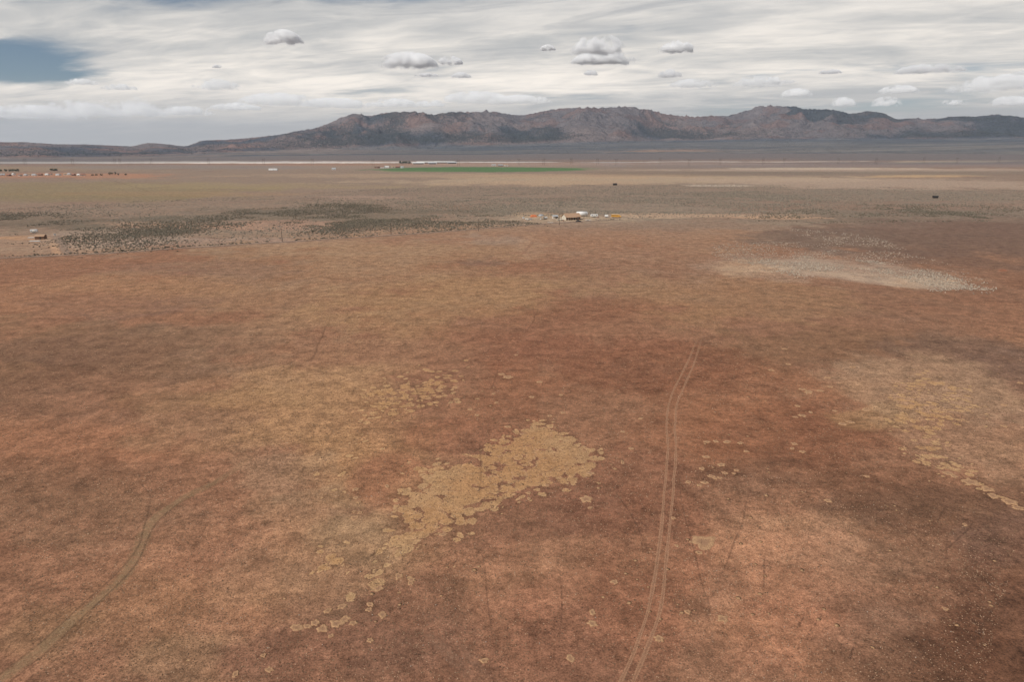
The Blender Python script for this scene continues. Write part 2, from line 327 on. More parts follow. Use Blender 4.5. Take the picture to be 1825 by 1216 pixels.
TRAILS = [
    ('rut', 0.36, [(12.21, 64.9), (12.59, 65.67), (15.11, 70.83), (18.27, 78.26), (21.03, 87.06), (24.07, 97.66), (27.96, 112.75), (32.18, 129.64), (34.51, 141.43), (38.07, 155.27), (44.1, 171.76), (52.07, 191.74), (61.18, 216.45), (68.32, 237.54)]),
    ('rut', 0.36, [(13.7, 64.9), (14.28, 66.02), (16.8, 71.32), (20.05, 78.84), (22.89, 88.46), (25.9, 99.35), (29.5, 112.75), (33.91, 129.64), (36.39, 141.43), (40.11, 155.27), (45.86, 170.41), (53.02, 189.01), (61.38, 213.05), (68.66, 235.1)]),
    ('old', 1.5, [(-64.39, 56.84), (-61.73, 60.85), (-59.94, 65.15), (-58.39, 70.63), (-57.84, 76.23), (-57.05, 82.85), (-57.03, 89.45), (-58.32, 95.69), (-59.81, 101.09), (-59.14, 105.12), (-57.51, 110.03), (-55.21, 115.37), (-53.35, 121.41), (-51.31, 129.64)]),
    ('faint', 0.45, [(-66.46, 52.29), (-63.84, 58.25), (-60.92, 65.15), (-59.42, 71.12), (-58.71, 76.68), (-57.99, 83.1), (-57.95, 89.6), (-58.95, 95.69), (-61.57, 102.89), (-64.22, 108.62), (-67.58, 113.18), (-72.49, 118.32), (-77.7, 121.89)]),
    ('faint', 0.45, [(-64.27, 52.29), (-60.86, 58.25), (-58.36, 65.67), (-57.16, 70.34), (-56.69, 75.79), (-56.05, 82.47), (-56.2, 89.31), (-57.72, 95.21), (-58.81, 100.21), (-58.77, 104.74), (-57.4, 110.24), (-55.09, 115.59), (-53.23, 121.65)]),
    ('dark', 0.5, [(-5.86, 109.63), (-6.1, 119.49), (-6.79, 132.42), (-7.67, 138.31)]),
    ('dark', 0.8, [(-67.06, 246.03), (-64.64, 231.14), (-62.29, 213.05), (-59.43, 196.25), (-57.54, 183.77), (-56.77, 177.34)]),
    ('dark', 0.8, [(10.91, 261.83), (7.08, 235.1), (5.23, 223.57), (1.74, 215.08)]),
    ('dark', 0.35, [(32.99, 125.66), (30.33, 110.65), (28.75, 99.35), (27.68, 89.88), (26.83, 80.62), (26.33, 78.26), (24.54, 74.93), (22.0, 65.67)]),
    ('dark', 0.35, [(45.88, 117.17), (41.67, 108.62), (37.68, 99.35), (33.2, 91.35), (29.63, 84.39), (26.46, 78.72)]),
    ('dark', 0.3, [(39.87, 94.42), (36.51, 85.71), (34.03, 80.02)]),
    ('dark', 0.3, [(34.07, 88.74), (37.74, 88.46), (40.83, 86.79)]),
    ('dots', 0.4, [(31.22, 65.67), (36.35, 71.82), (39.91, 76.01), (44.36, 81.84), (46.17, 83.74)]),
    ('dots', 0.35, [(35.35, 72.83), (37.92, 76.56), (39.98, 79.19)]),
    ('dots', 0.4, [(38.02, 65.67), (40.6, 68.92), (43.27, 72.32), (45.1, 73.87)]),
    ('dark', 0.4, [(76.62, 107.62), (72.29, 102.89), (67.32, 97.66), (63.57, 94.73), (61.03, 92.86)]),
    ('dark', 0.4, [(79.53, 103.81), (72.24, 96.83), (66.22, 92.1), (60.92, 88.17)]),
    ('dark', 0.35, [(18.3, 117.17), (19.27, 107.62), (20.31, 101.09), (20.75, 94.42), (21.0, 88.17)]),
    ('dark', 0.3, [(-5.41, 96.01), (-4.21, 88.46), (-3.63, 81.84), (-2.8, 74.93), (-1.8, 68.92), (-1.47, 65.67)]),
    ('dark', 0.3, [(6.97, 89.88), (6.84, 81.84), (6.14, 73.87), (5.88, 67.99)]),
    ('dark', 0.35, [(64.17, 119.96), (58.87, 115.37), (54.63, 111.07)]),
    ('dark', 0.35, [(64.47, 118.32), (59.45, 113.18), (54.53, 109.42), (51.9, 112.33)]),
    ('dark', 0.3, [(27.11, 100.21), (32.07, 99.69), (34.83, 99.69)]),
    ('pale', 1.2, [(-11.78, 75.79), (-8.61, 71.82), (-5.53, 67.81), (-3.93, 65.15)]),
    ('pale', 0.9, [(-6.89, 72.32), (-4.25, 68.92), (-2.13, 65.67)]),
    ('dark', 0.7, [(-29.27, 177.34), (-24.51, 164.8), (-21.39, 151.58), (-21.27, 140.79)]),
    ('dark', 0.6, [(-25.14, 167.35), (-18.25, 157.17), (-15.06, 152.31)]),
    ('dark', 0.5, [(-13.89, 163.14), (-15.16, 153.41), (-15.82, 146.35)]),
    ('dark', 0.5, [(-3.71, 191.74), (-4.85, 171.76), (-7.23, 157.17)]),
    ('dark', 0.5, [(-19.88, 96.01), (-20.92, 92.1), (-21.77, 89.88), (-22.99, 87.75)]),
    ('dark', 0.45, [(-37.88, 68.92), (-39.61, 67.53), (-41.03, 65.67)]),
    ('dark', 0.4, [(44.95, 65.67), (49.98, 69.86), (53.11, 72.83)]),
    ('dark', 0.4, [(51.49, 65.67), (57.78, 71.82), (64.6, 78.26), (74.12, 85.71)]),
    ('dark', 1.2, [(73.02, 341.71), (86.87, 329.12), (101.07, 321.69), (107.18, 307.75)]),
    ('dark', 1.2, [(14.25, 362.4), (27.65, 341.71), (42.21, 345.0)]),
    ('pale', 2.0, [(3.94, 381.57), (9.53, 421.44), (16.27, 467.18)]),
    ('dark', 2.5, [(-868.27, 1472.51), (-603.87, 1110.67), (-485.05, 945.6), (-401.8, 840.95)]),
    ('dark', 2.2, [(-505.14, 879.95), (-505.51, 934.0), (-497.18, 969.68), (-496.3, 1008.13)]),
    ('road', 4.5, [(-301.83, 375.62), (-286.77, 380.57), (-272.03, 386.67), (-256.16, 391.9), (-233.52, 400.56), (-196.04, 423.89), (-151.37, 447.23), (-98.45, 476.26), (-54.38, 502.22), (-14.08, 531.07), (21.47, 554.91), (45.22, 569.8), (69.71, 580.91), (94.78, 590.11)]),
    ('road', 4.0, [(-258.84, 396.18), (-280.2, 426.37), (-303.46, 458.42), (-320.75, 479.36), (-325.68, 473.19)]),
]

RINGS = [
    (-28.43, 112.11, 0.62),
    (-22.94, 113.4, 0.57),
    (-27.75, 109.02, 0.51),
    (-26.81, 107.43, 0.45),
    (-26.97, 104.18, 0.44),
    (-25.84, 103.81, 0.44),
    (-26.43, 102.16, 0.73),
    (3.03, 108.82, 0.45),
    (2.98, 110.86, 0.45),
    (6.45, 113.61, 0.46),
    (3.08, 110.86, 0.45),
    (13.16, 108.62, 1.19),
    (13.53, 105.69, 0.44),
    (14.95, 118.55, 0.8),
    (27.05, 101.98, 0.44),
    (30.22, 94.89, 1.95),
    (28.73, 91.95, 0.5),
    (14.67, 84.65, 0.54),
    (10.78, 78.03, 0.55),
    (10.53, 75.79, 0.66),
    (18.67, 72.93, 0.61),
    (7.15, 69.48, 0.62),
    (-3.37, 69.1, 0.55),
    (-17.22, 77.46, 0.63),
    (-17.88, 72.53, 0.42),
    (-14.47, 84.39, 0.54),
    (-11.06, 97.16, 0.64),
    (-14.42, 85.17, 0.5),
    (-19.28, 79.54, 0.49),
    (-19.22, 78.49, 0.44),
    (-16.41, 85.98, 0.68),
    (-18.8, 83.1, 0.75),
    (39.09, 125.66, 0.69),
    (41.09, 122.14, 0.85),
    (36.79, 120.44, 0.67),
    (40.68, 118.55, 0.61),
    (37.71, 117.17, 0.71),
    (42.32, 118.32, 0.39),
    (38.2, 116.26, 0.49),
    (32.81, 114.92, 0.59),
    (35.77, 114.7, 0.7),
    (34.55, 113.61, 0.53),
    (39.11, 116.49, 0.49),
    (43.3, 119.73, 0.56),
    (55.62, 107.82, 0.65),
    (67.1, 117.17, 0.53),
    (23.56, 78.03, 0.44),
    (27.82, 76.68, 0.73),
    (25.71, 93.79, 0.36),
    (12.35, 161.51, 0.62),
    (11.91, 149.45, 0.64),
    (4.97, 159.9, 0.68),
    (8.77, 147.37, 0.57),
    (29.58, 146.01, 0.58),
    (21.88, 123.13, 0.5),
    (24.64, 129.64, 0.58),
    (24.25, 138.31, 0.55),
    (-0.94, 140.79, 0.73),
    (2.13, 136.79, 0.48),
    (-8.16, 148.06, 0.64),
    (-9.93, 151.58, 0.59),
    (-1.14, 175.44, 1.33),
    (7.37, 171.31, 0.8),
    (-2.85, 177.82, 0.9),
    (-4.61, 162.32, 0.55),
    (-3.76, 156.02, 0.53),
    (1.26, 195.68, 0.57),
    (76.67, 143.68, 0.83),
    (74.44, 142.71, 0.96),
    (75.13, 163.14, 0.98),
    (74.73, 165.64, 0.92),
    (68.79, 153.77, 0.71),
    (79.18, 186.36, 0.76),
    (84.13, 202.18, 0.9),
    (72.49, 181.25, 0.81),
    (75.76, 163.96, 0.91),
    (78.8, 164.38, 0.84),
    (96.43, 183.77, 0.86),
    (70.23, 149.8, 0.63),
    (67.39, 147.71, 0.9),
    (65.42, 146.69, 0.55),
    (84.31, 151.58, 1.02),
    (84.92, 146.35, 0.64),
    (59.26, 131.86, 0.62),
    (57.92, 129.64, 0.55),
    (59.34, 128.02, 0.67),
    (83.68, 150.87, 0.8),
    (85.17, 174.51, 0.89),
    (76.22, 150.51, 0.57),
    (82.71, 167.35, 0.7),
    (48.14, 132.42, 0.67),
    (43.19, 133.27, 0.61),
    (47.96, 128.29, 0.54),
    (41.21, 132.99, 0.66),
    (45.48, 132.99, 0.73),
    (58.48, 78.72, 0.41),
    (74.85, 100.21, 0.44),
    (119.0, 154.52, 0.73),
    (109.92, 141.43, 0.68),
    (85.28, 114.92, 1.48),
    (86.67, 112.33, 1.1),
    (86.0, 109.83, 0.91),
    (87.6, 107.82, 1.21),
    (87.55, 105.69, 0.96),
    (83.19, 118.32, 0.87),
    (83.54, 117.17, 0.62),
    (134.17, 170.41, 0.72),
    (-28.92, 67.53, 0.53),
    (-32.65, 66.81, 0.46),
    (-27.81, 74.93, 0.8),
    (-26.56, 75.14, 0.48),
    (-25.72, 75.79, 0.6),
    (-24.48, 74.71, 0.71),
    (-22.91, 75.68, 0.87),
    (-22.01, 76.56, 0.72),
    (-20.73, 75.79, 0.55),
    (-24.67, 78.26, 0.57),
    (-23.01, 79.19, 0.65),
    (-23.04, 73.35, 0.39),
    (-30.4, 69.86, 0.35),
]

AT = {
    'clutter_a': (28.89, 597.2),
    'clutter_b': (37.43, 602.02),
    'clutter_c': (64.28, 583.19),
    'drum_a': (43.18, 580.01),
    'drum_b': (75.7, 606.91),
    'house': (51.02, 594.82),
    'trailer': (61.89, 611.89),
    'bus': (91.85, 609.39),
    'cargo_a': (73.12, 614.4),
    'cargo_b': (83.76, 611.89),
    'car': (55.38, 574.19),
    'tarp': (19.29, 616.94),
    'canopy': (24.91, 594.82),
    'scrap': (15.6, 590.11),
    'crate_a': (10.03, 602.02),
    'pickup': (40.72, 585.48),
    'lumber': (31.65, 567.62),
    'pole_a': (-24.75, 509.15),
    'pole_b': (37.92, 550.79),
    'pole_c': (-151.16, 449.98),
    'pole_d': (-85.63, 485.68),
    'shed': (-319.34, 464.22),
    'ltrailer': (-347.19, 498.83),
    'sheet_a': (-315.82, 452.76),
    'sheet_b': (-330.21, 470.16),
    'lbox': (-320.58, 480.92),
    'dark_a': (168.37, 1143.85),
    'dark_b': (517.28, 850.38),
    'barn_a': (-342.96, 2589.1),
    'barn_b': (-337.0, 2724.92),
    'barn_c': (-291.47, 2589.1),
    'barn_d': (-262.97, 2744.1),
    'barn_e': (-225.33, 2659.82),
    'row_a': (-402.38, 2099.78),
    'row_b': (-388.36, 2105.48),
    'row_c': (-375.28, 2116.95),
    'row_d': (-360.37, 2128.56),
    'row_e': (-345.1, 2128.56),
    'row_f': (-327.97, 2105.48),
    'farm_a': (-60.55, 2340.03),
    'farm_b': (-37.85, 2319.09),
    'farm_c': (-19.68, 2354.19),
    'white_a': (-489.22, 1932.45),
    'white_b': (-639.82, 1885.46),
    'v0': (-1122.56, 1546.28),
    'v1': (-1086.22, 1515.91),
    'v2': (-1108.83, 1561.92),
    'v3': (-1061.99, 1515.91),
    'v4': (-1060.17, 1530.95),
    'v5': (-1071.39, 1561.92),
    'v6': (-1041.81, 1530.95),
    'v7': (-1038.54, 1546.28),
    'v8': (-1027.78, 1552.5),
    'v9': (-1036.84, 1577.87),
    'v10': (-999.0, 1546.28),
    'v11': (-1002.8, 1577.87),
    'v12': (-995.24, 1577.87),
    'v13': (-959.93, 1537.05),
    'v14': (-947.65, 1537.05),
    'v15': (-936.59, 1530.95),
    't0': (-888.84, 1552.5),
    't1': (-881.7, 1561.92),
    't2': (-894.56, 1571.45),
    't3': (-868.51, 1549.38),
    's0': (-918.17, 1537.05),
    's1': (-913.17, 1543.19),
    's2': (-906.89, 1549.38),
    's3': (-859.24, 1561.92),
    'h0': (-1306.14, 1797.95),
    'h1': (-1284.37, 1785.52),
    'h2': (-1275.82, 1785.52),
    'h3': (-1280.4, 1802.14),
    'h4': (-1267.37, 1793.79),
    'h5': (-1267.46, 1802.14),
    'h6': (-1201.91, 1836.31),
    'h7': (-1200.23, 1845.06),
    'h8': (-1188.73, 1836.31),
    'g0': (-412.97, 2615.18),
    'g1': (-405.27, 2632.85),
    'g2': (-397.47, 2650.77),
    'g3': (-384.33, 2632.85),
    'pylon0': (-1691.93, 2450.57),
    'pylon1': (-1516.66, 2435.24),
    'pylon2': (-1401.79, 2489.76),
    'pylon3': (-1383.96, 2489.76),
    'pylon4': (-1253.1, 2450.57),
    'pylon5': (-1074.32, 2497.75),
    'pylon6': (-873.96, 2481.83),
    'pylon7': (-697.71, 2466.1),
    'pylon8': (-447.71, 2271.67),
    'pylon9': (-175.3, 2305.34),
    'pylon10': (24.0, 2412.59),
    'pylon11': (108.17, 2405.13),
    'pylon12': (209.03, 2489.76),
    'pylon13': (297.43, 2450.57),
    'pylon14': (350.82, 2375.76),
    'pylon15': (522.08, 2489.76),
    'pylon16': (587.77, 2340.03),
    'pylon17': (734.08, 2489.76),
    'pylon18': (886.64, 2489.76),
    'pylon19': (975.44, 2530.22),
    'pylon20': (1189.94, 2572.0),
    'pylon21': (1305.62, 2530.22),
    'pylon22': (1526.01, 2615.18),
    'pylon23': (1621.71, 2572.0),
    'pylon24': (1804.79, 2615.18),
}

CLOUDS = [
    (-2970.0, 9588.0, 1350.0, 527.0, 170.0, 1),
    (-1755.0, 12399.0, 1350.0, 1017.0, 254.0, 2),
    (-1026.0, 11908.0, 1350.0, 465.0, 142.0, 3),
    (-987.0, 14160.0, 1350.0, 408.0, 120.0, 4),
    (-6921.0, 16999.0, 1350.0, 1150.0, 264.0, 5),
    (-1623.0, 13832.0, 1350.0, 471.0, 71.0, 6),
    (1248.0, 10649.0, 1350.0, 835.0, 272.0, 7),
    (1472.0, 11830.0, 1350.0, 1049.0, 202.0, 8),
    (1461.0, 13621.0, 1350.0, 371.0, 104.0, 9),
    (3044.0, 14049.0, 1350.0, 487.0, 170.0, 10),
    (2335.0, 10466.0, 1350.0, 526.0, 163.0, 11),
    (495.0, 10231.0, 1350.0, 225.0, 78.0, 12),
    (7543.0, 13220.0, 1350.0, 1159.0, 167.0, 13),
    (5420.0, 16222.0, 1350.0, 1158.0, 261.0, 14),
    (4080.0, 16372.0, 1350.0, 1142.0, 200.0, 15),
    (7561.0, 19217.0, 1350.0, 874.0, 227.0, 16),
    (10941.0, 23928.0, 1350.0, 891.0, 334.0, 17),
    (12393.0, 23928.0, 1350.0, 1003.0, 342.0, 18),
    (11565.0, 17332.0, 1350.0, 2116.0, 388.0, 19),
    (10745.0, 15515.0, 1350.0, 1118.0, 224.0, 20),
    (14078.0, 22986.0, 1350.0, 821.0, 251.0, 21),
    (16081.0, 23291.0, 1350.0, 1198.0, 335.0, 22),
    (5809.0, 13318.0, 1350.0, 418.0, 86.0, 24),
    (9603.0, 18039.0, 1350.0, 969.0, 208.0, 25),
    (-22858.0, 34291.0, 1350.0, 4534.0, 698.0, 27),
    (-19659.0, 32987.0, 1350.0, 3900.0, 845.0, 28),
    (-16697.0, 31779.0, 1350.0, 4254.0, 911.0, 29),
    (-13584.0, 30126.0, 1350.0, 2238.0, 392.0, 30),
    (-21367.0, 30658.0, 1350.0, 1898.0, 443.0, 31),
    (-7474.0, 23291.0, 1350.0, 2691.0, 414.0, 32),
    (-5986.0, 24601.0, 1350.0, 2571.0, 343.0, 33),
    (-10005.0, 26069.0, 1350.0, 1891.0, 284.0, 34),
    (-3957.0, 23928.0, 1350.0, 1847.0, 287.0, 35),
    (-1074.0, 22116.0, 1350.0, 2249.0, 375.0, 36),
    (301.0, 22116.0, 1350.0, 1872.0, 262.0, 37),
    (-2654.0, 23928.0, 1350.0, 1223.0, 245.0, 39),
    (-9177.0, 15515.0, 1350.0, 671.0, 122.0, 40),
    (-9196.0, 16999.0, 1350.0, 818.0, 147.0, 41),
    (-4988.0, 12399.0, 1350.0, 181.0, 68.0, 42),
    (9537.0, 13519.0, 1350.0, 560.0, 140.0, 43),
    (5597.0, 15515.0, 1350.0, 977.0, 181.0, 46),
]

BREAKS = [(-0.5593, 0.8224, 0.1037, 0.11, 0.32), (-0.5507, 0.8308, 0.0805, 0.13, 0.4), (-0.5793, 0.8105, 0.0861, 0.1, 0.2), (-0.3374, 0.9215, 0.1924, 0.3, 0.22), (-0.1601, 0.9669, 0.1987, 0.2, 0.25), (0.4922, 0.8692, 0.0469, 0.16, 0.25)]

# ------------------------------------------------------------------ node helper
class NT:
    def __init__(self, tree):
        self.t = tree
        tree.nodes.clear()
    def n(self, kind, **kw):
        nd = self.t.nodes.new(kind)
        ins = kw.pop('ins', {})
        for k, v in kw.items():
            setattr(nd, k, v)
        for k, v in ins.items():
            s = nd.inputs[k]
            if hasattr(v, 'is_output') or isinstance(v, bpy.types.NodeSocket):
                self.t.links.new(v, s)
            else:
                s.default_value = v
        return nd
    def math(self, op, a, b=None, c=None, clamp=False):
        nd = self.n('ShaderNodeMath', operation=op, use_clamp=clamp)
        for i, v in enumerate((a, b, c)):
            if v is None:
                continue
            if isinstance(v, bpy.types.NodeSocket):
                self.t.links.new(v, nd.inputs[i])
            else:
                nd.inputs[i].default_value = v
        return nd.outputs[0]
    def vmath(self, op, a, b=None, scale=None):
        nd = self.n('ShaderNodeVectorMath', operation=op)
        for i, v in enumerate((a, b)):
            if v is None:
                continue
            if isinstance(v, bpy.types.NodeSocket):
                self.t.links.new(v, nd.inputs[i])
            else:
                nd.inputs[i].default_value = v
        if scale is not None:
            if isinstance(scale, bpy.types.NodeSocket):
                self.t.links.new(scale, nd.inputs['Scale'])
            else:
                nd.inputs['Scale'].default_value = scale
        return nd.outputs['Value'] if op in ('DOT_PRODUCT', 'LENGTH', 'DISTANCE') else nd.outputs[0]
    def noise(self, vec, scale, detail=3.0, rough=0.55, dist=0.0):
        return self.n('ShaderNodeTexNoise', ins={'Vector': vec, 'Scale': scale, 'Detail': detail, 'Roughness': rough, 'Distortion': dist}).outputs[0]
    def voro(self, vec, scale, feature='F1', rand=1.0):
        return self.n('ShaderNodeTexVoronoi', feature=feature, ins={'Vector': vec, 'Scale': scale, 'Randomness': rand})
    def remap(self, v, a, b, c=0.0, d=1.0, smooth=True):
        nd = self.n('ShaderNodeMapRange', interpolation_type='SMOOTHSTEP' if smooth else 'LINEAR')
        nd.clamp = True if not smooth else nd.clamp
        for i, x in enumerate((v, a, b, c, d)):
            if isinstance(x, bpy.types.NodeSocket):
                self.t.links.new(x, nd.inputs[i])
            else:
                nd.inputs[i].default_value = x
        return nd.outputs[0]
    def mix(self, f, a, b, mode='MIX'):
        nd = self.n('ShaderNodeMix', data_type='RGBA', blend_type=mode)
        for i, x in ((0, f), (6, a), (7, b)):
            if isinstance(x, bpy.types.NodeSocket):
                self.t.links.new(x, nd.inputs[i])
            else:
                nd.inputs[i].default_value = (tuple(x) + (1.0,))[:4] if i else x
        return nd.outputs[2]

# world: clear Nishita sky seen through a thin, streaky sheet of high cloud
world = bpy.data.worlds.new('World')
S.world = world
world.use_nodes = True
w = NT(world.node_tree)
tc = w.n('ShaderNodeTexCoord').outputs['Generated']
sep = w.n('ShaderNodeSeparateXYZ', ins={0: tc})
dz = w.math('MAXIMUM', sep.outputs[2], 0.0)
den = w.math('ADD', dz, 0.09)
px = w.math('DIVIDE', sep.outputs[0], den)
py = w.math('DIVIDE', sep.outputs[1], den)
pl = w.n('ShaderNodeCombineXYZ', ins={0: px, 1: py, 2: 0.0}).outputs[0]
plr = w.n('ShaderNodeVectorRotate', rotation_type='Z_AXIS', ins={'Vector': pl, 'Angle': 0.35}).outputs[0]
pst = w.vmath('MULTIPLY', plr, (0.55, 1.0, 1.0))
nA = w.noise(pst, 0.75, 5.0, 0.52, 0.5)
nB = w.noise(w.vmath('ADD', pst, (13.1, 4.7, 2.0)), 1.7, 5.0, 0.54, 0.7)
nC = w.noise(w.vmath('ADD', pst, (3.1, 24.7, 5.0)), 0.42, 3.0, 0.5, 0.4)
nD = w.noise(w.vmath('ADD', pst, (7.7, 1.2, 9.0)), 5.0, 5.0, 0.58, 0.6)
sky = w.n('ShaderNodeTexSky', sky_type='NISHITA', sun_disc=False, sun_elevation=SUN_EL, sun_rotation=SUN_AZ, altitude=1800.0, air_density=1.0, dust_density=0.7, ozone_density=1.2)
skyc = w.vmath('SCALE', sky.outputs[0], scale=0.056)
# coverage, thinner toward the zenith and in a few breaks
nE = w.noise(w.vmath('MULTIPLY', w.vmath('ADD', plr, (5.0, 2.0, 0.0)), (0.45, 1.5, 1.0)), 1.5, 7.0, 0.62, 1.2)
cover = w.math('ADD', w.math('MULTIPLY', nA, 1.0), w.math('MULTIPLY', nB, 0.45))
gap = None
for gx, gy, gz_, gr, gw in BREAKS:
    dd = w.vmath('DISTANCE', w.vmath('MULTIPLY', tc, (1.0, 1.0, 5.0)), (gx, gy, gz_ * 5.0))
    v = w.remap(dd, gr, 0.0, 0.0, gw)
    gap = v if gap is None else w.math('ADD', gap, v)
cover = w.math('SUBTRACT', cover, gap)
cover = w.math('ADD', cover, w.math('MULTIPLY', w.math('SUBTRACT', nD, 0.5), 0.25))
cover = w.math('SUBTRACT', cover, w.remap(dz, 0.17, 0.40, 0.0, 0.20))
cov = w.remap(cover, 0.34, 0.66)
tone = w.math('ADD', w.math('MULTIPLY', nC, 0.75), w.math('ADD', w.math('MULTIPLY', nB, 0.62), w.math('MULTIPLY', nD, 0.30)))
tone = w.remap(tone, 0.66, 1.08)
glow = w.remap(dz, 0.26, 0.10)      # the sheet is brighter low down, seen edge-on
cl_dark = w.mix(glow, (0.45, 0.462, 0.48), (0.54, 0.54, 0.53))
cl_lite = w.mix(glow, (0.68, 0.672, 0.66), (1.08, 0.995, 0.89))
clc = w.mix(tone, cl_dark, cl_lite)
streak = w.math('MULTIPLY', w.remap(nE, 0.52, 0.68), w.remap(dz, 0.10, 0.22, 0.2, 0.65))
clc = w.mix(streak, clc, (0.335, 0.355, 0.385))
lay = w.mix(cov, skyc, clc)
hz = w.remap(dz, 0.085, 0.015)
lay = w.mix(w.math('MULTIPLY', hz, 0.85), lay, (0.50, 0.485, 0.455))
bg = w.n('ShaderNodeBackground', ins={'Color': lay, 'Strength': 1.0})
wo = w.n('ShaderNodeOutputWorld', ins={'Surface': bg.outputs[0]})
try:
    world.cycles.sampling_method = 'MANUAL'
    world.cycles.sample_map_resolution = 512
except Exception:
    pass

# ------------------------------------------------------------------ maths helpers
def _hash(ix, iy, seed):
    h = (ix.astype(np.int64) * 374761393 + iy.astype(np.int64) * 668265263 + seed * 1442695040888963) & 0x7fffffff
    h = ((h ^ (h >> 13)) * 1274126177) & 0x7fffffff
    h = (h ^ (h >> 16)) & 0xffff
    return h / 65535.0
def vnoise(x, y, seed=0):
    ix = np.floor(x); iy = np.floor(y)
    fx = x - ix; fy = y - iy
    fx = fx * fx * fx * (fx * (fx * 6 - 15) + 10); fy = fy * fy * fy * (fy * (fy * 6 - 15) + 10)
    a = _hash(ix, iy, seed); b = _hash(ix + 1, iy, seed); c = _hash(ix, iy + 1, seed); d = _hash(ix + 1, iy + 1, seed)
    return (a + (b - a) * fx) * (1 - fy) + (c + (d - c) * fx) * fy
def fbm(x, y, scale, octv=4, seed=0, rough=0.5):
    s = 0; a = 1.0; tot = 0; f = 1.0 / scale
    for o in range(octv):
        c, sn = math.cos(o * 1.1), math.sin(o * 1.1)
        s = s + a * vnoise((x * c - y * sn) * f + 17.3 * o, (x * sn + y * c) * f - 9.1 * o, seed + o)
        tot += a; a *= rough; f *= 2.03
    return s / tot
def ridged(x, y, scale, octv=4, seed=0):
    s = 0; a = 1.0; tot = 0; f = 1.0 / scale
    for o in range(octv):
        c, sn = math.cos(o * 0.9 + .4), math.sin(o * 0.9 + .4)
        v = 1 - np.abs(2 * vnoise((x * c - y * sn) * f + 5.3 * o, (x * sn + y * c) * f, seed + o) - 1)
        s = s + a * v * v; tot += a; a *= 0.5; f *= 2.1
    return s / tot
def sstep(e0, e1, v):
    t = np.clip((v - e0) / (e1 - e0 + 1e-12), 0, 1)
    return t * t * (3 - 2 * t)
def poly_sd(px_, py_, poly):
    """signed distance to a polygon, positive inside"""
    P = np.asarray(poly); n = len(P)
    best = np.full(px_.shape, 1e18); inside = np.zeros(px_.shape, bool)
    for i in range(n):
        a = P[i]; b = P[(i + 1) % n]
        e = b - a; wx = px_ - a[0]; wy = py_ - a[1]
        t = np.clip((wx * e[0] + wy * e[1]) / (e @ e + 1e-9), 0, 1)
        best = np.minimum(best, (wx - t * e[0]) ** 2 + (wy - t * e[1]) ** 2)
        cond = (a[1] > py_) != (b[1] > py_)
        xi = (b[0] - a[0]) * (py_ - a[1]) / (b[1] - a[1] + 1e-12) + a[0]
        inside ^= cond & (px_ < xi)
    dd = np.sqrt(best)
    return np.where(inside, dd, -dd)

AZ = np.array([p[0] for p in SKYLINE]); TE = np.array([p[1] for p in SKYLINE])
FAZ = np.array([p[0] for p in FOOT]); FTE = np.array([p[1] for p in FOOT]); FRB = np.array([p[2] for p in FOOT])
R_SPLIT = 4200.0
R_FLAT = 2800.0

def foot(theta):
    rb = np.interp(theta, FAZ, FRB); te = np.interp(theta, FAZ, FTE)
    return rb, 60 + rb * te
def bajada(r, theta):
    rb, zb = foot(theta)
    t = np.clip((r - R_FLAT) / (rb - R_FLAT), 0, 1.0)
    return zb * t ** 1.45

# ------------------------------------------------------------------ materials
MATS = {}
def plain(name, col, rough=0.85, var=0.25, scale=1.5, metallic=0.0, bump=0.0):
    """paint, wood or metal with mottling and a little wear"""
    if name in MATS:
        return MATS[name]
    m = bpy.data.materials.new(name); m.use_nodes = True
    t = NT(m.node_tree)
    pos = t.n('ShaderNodeNewGeometry').outputs['Position']
    n1 = t.noise(pos, scale, 5.0, 0.65)
    n2 = t.noise(pos, scale * 7, 3.0, 0.6)
    f = t.remap(t.math('ADD', t.math('MULTIPLY', n1, 0.7), t.math('MULTIPLY', n2, 0.3)), 0.3, 0.7, 1 - var, 1 + var * 0.4)
    c = t.vmath('SCALE', tuple(col), scale=f)
    b = t.n('ShaderNodeBsdfPrincipled', ins={'Base Color': c, 'Roughness': rough, 'Metallic': metallic})
    if bump:
        bp = t.n('ShaderNodeBump', ins={'Height': n2, 'Strength': bump, 'Distance': 0.05})
        t.t.links.new(bp.outputs[0], b.inputs['Normal'])
    t.n('ShaderNodeOutputMaterial', ins={0: b.outputs[0]})
    MATS[name] = m
    return m
def leafy(name, col, col2, scale=0.6):
    m = bpy.data.materials.new(name); m.use_nodes = True
    t = NT(m.node_tree)
    g_ = t.n('ShaderNodeNewGeometry')
    n1 = t.noise(g_.outputs['Position'], scale, 3.0, 0.6)
    n2 = g_.outputs['Random Per Island']
    f = t.math('ADD', t.math('MULTIPLY', n1, 0.5), t.math('MULTIPLY', n2, 0.5))
    c = t.mix(t.remap(f, 0.25, 0.75), col, col2)
    b = t.n('ShaderNodeBsdfPrincipled', ins={'Base Color': c, 'Roughness': 0.9, 'Specular IOR Level': 0.1})
    t.n('ShaderNodeOutputMaterial', ins={0: b.outputs[0]})
    MATS[name] = m
    return m

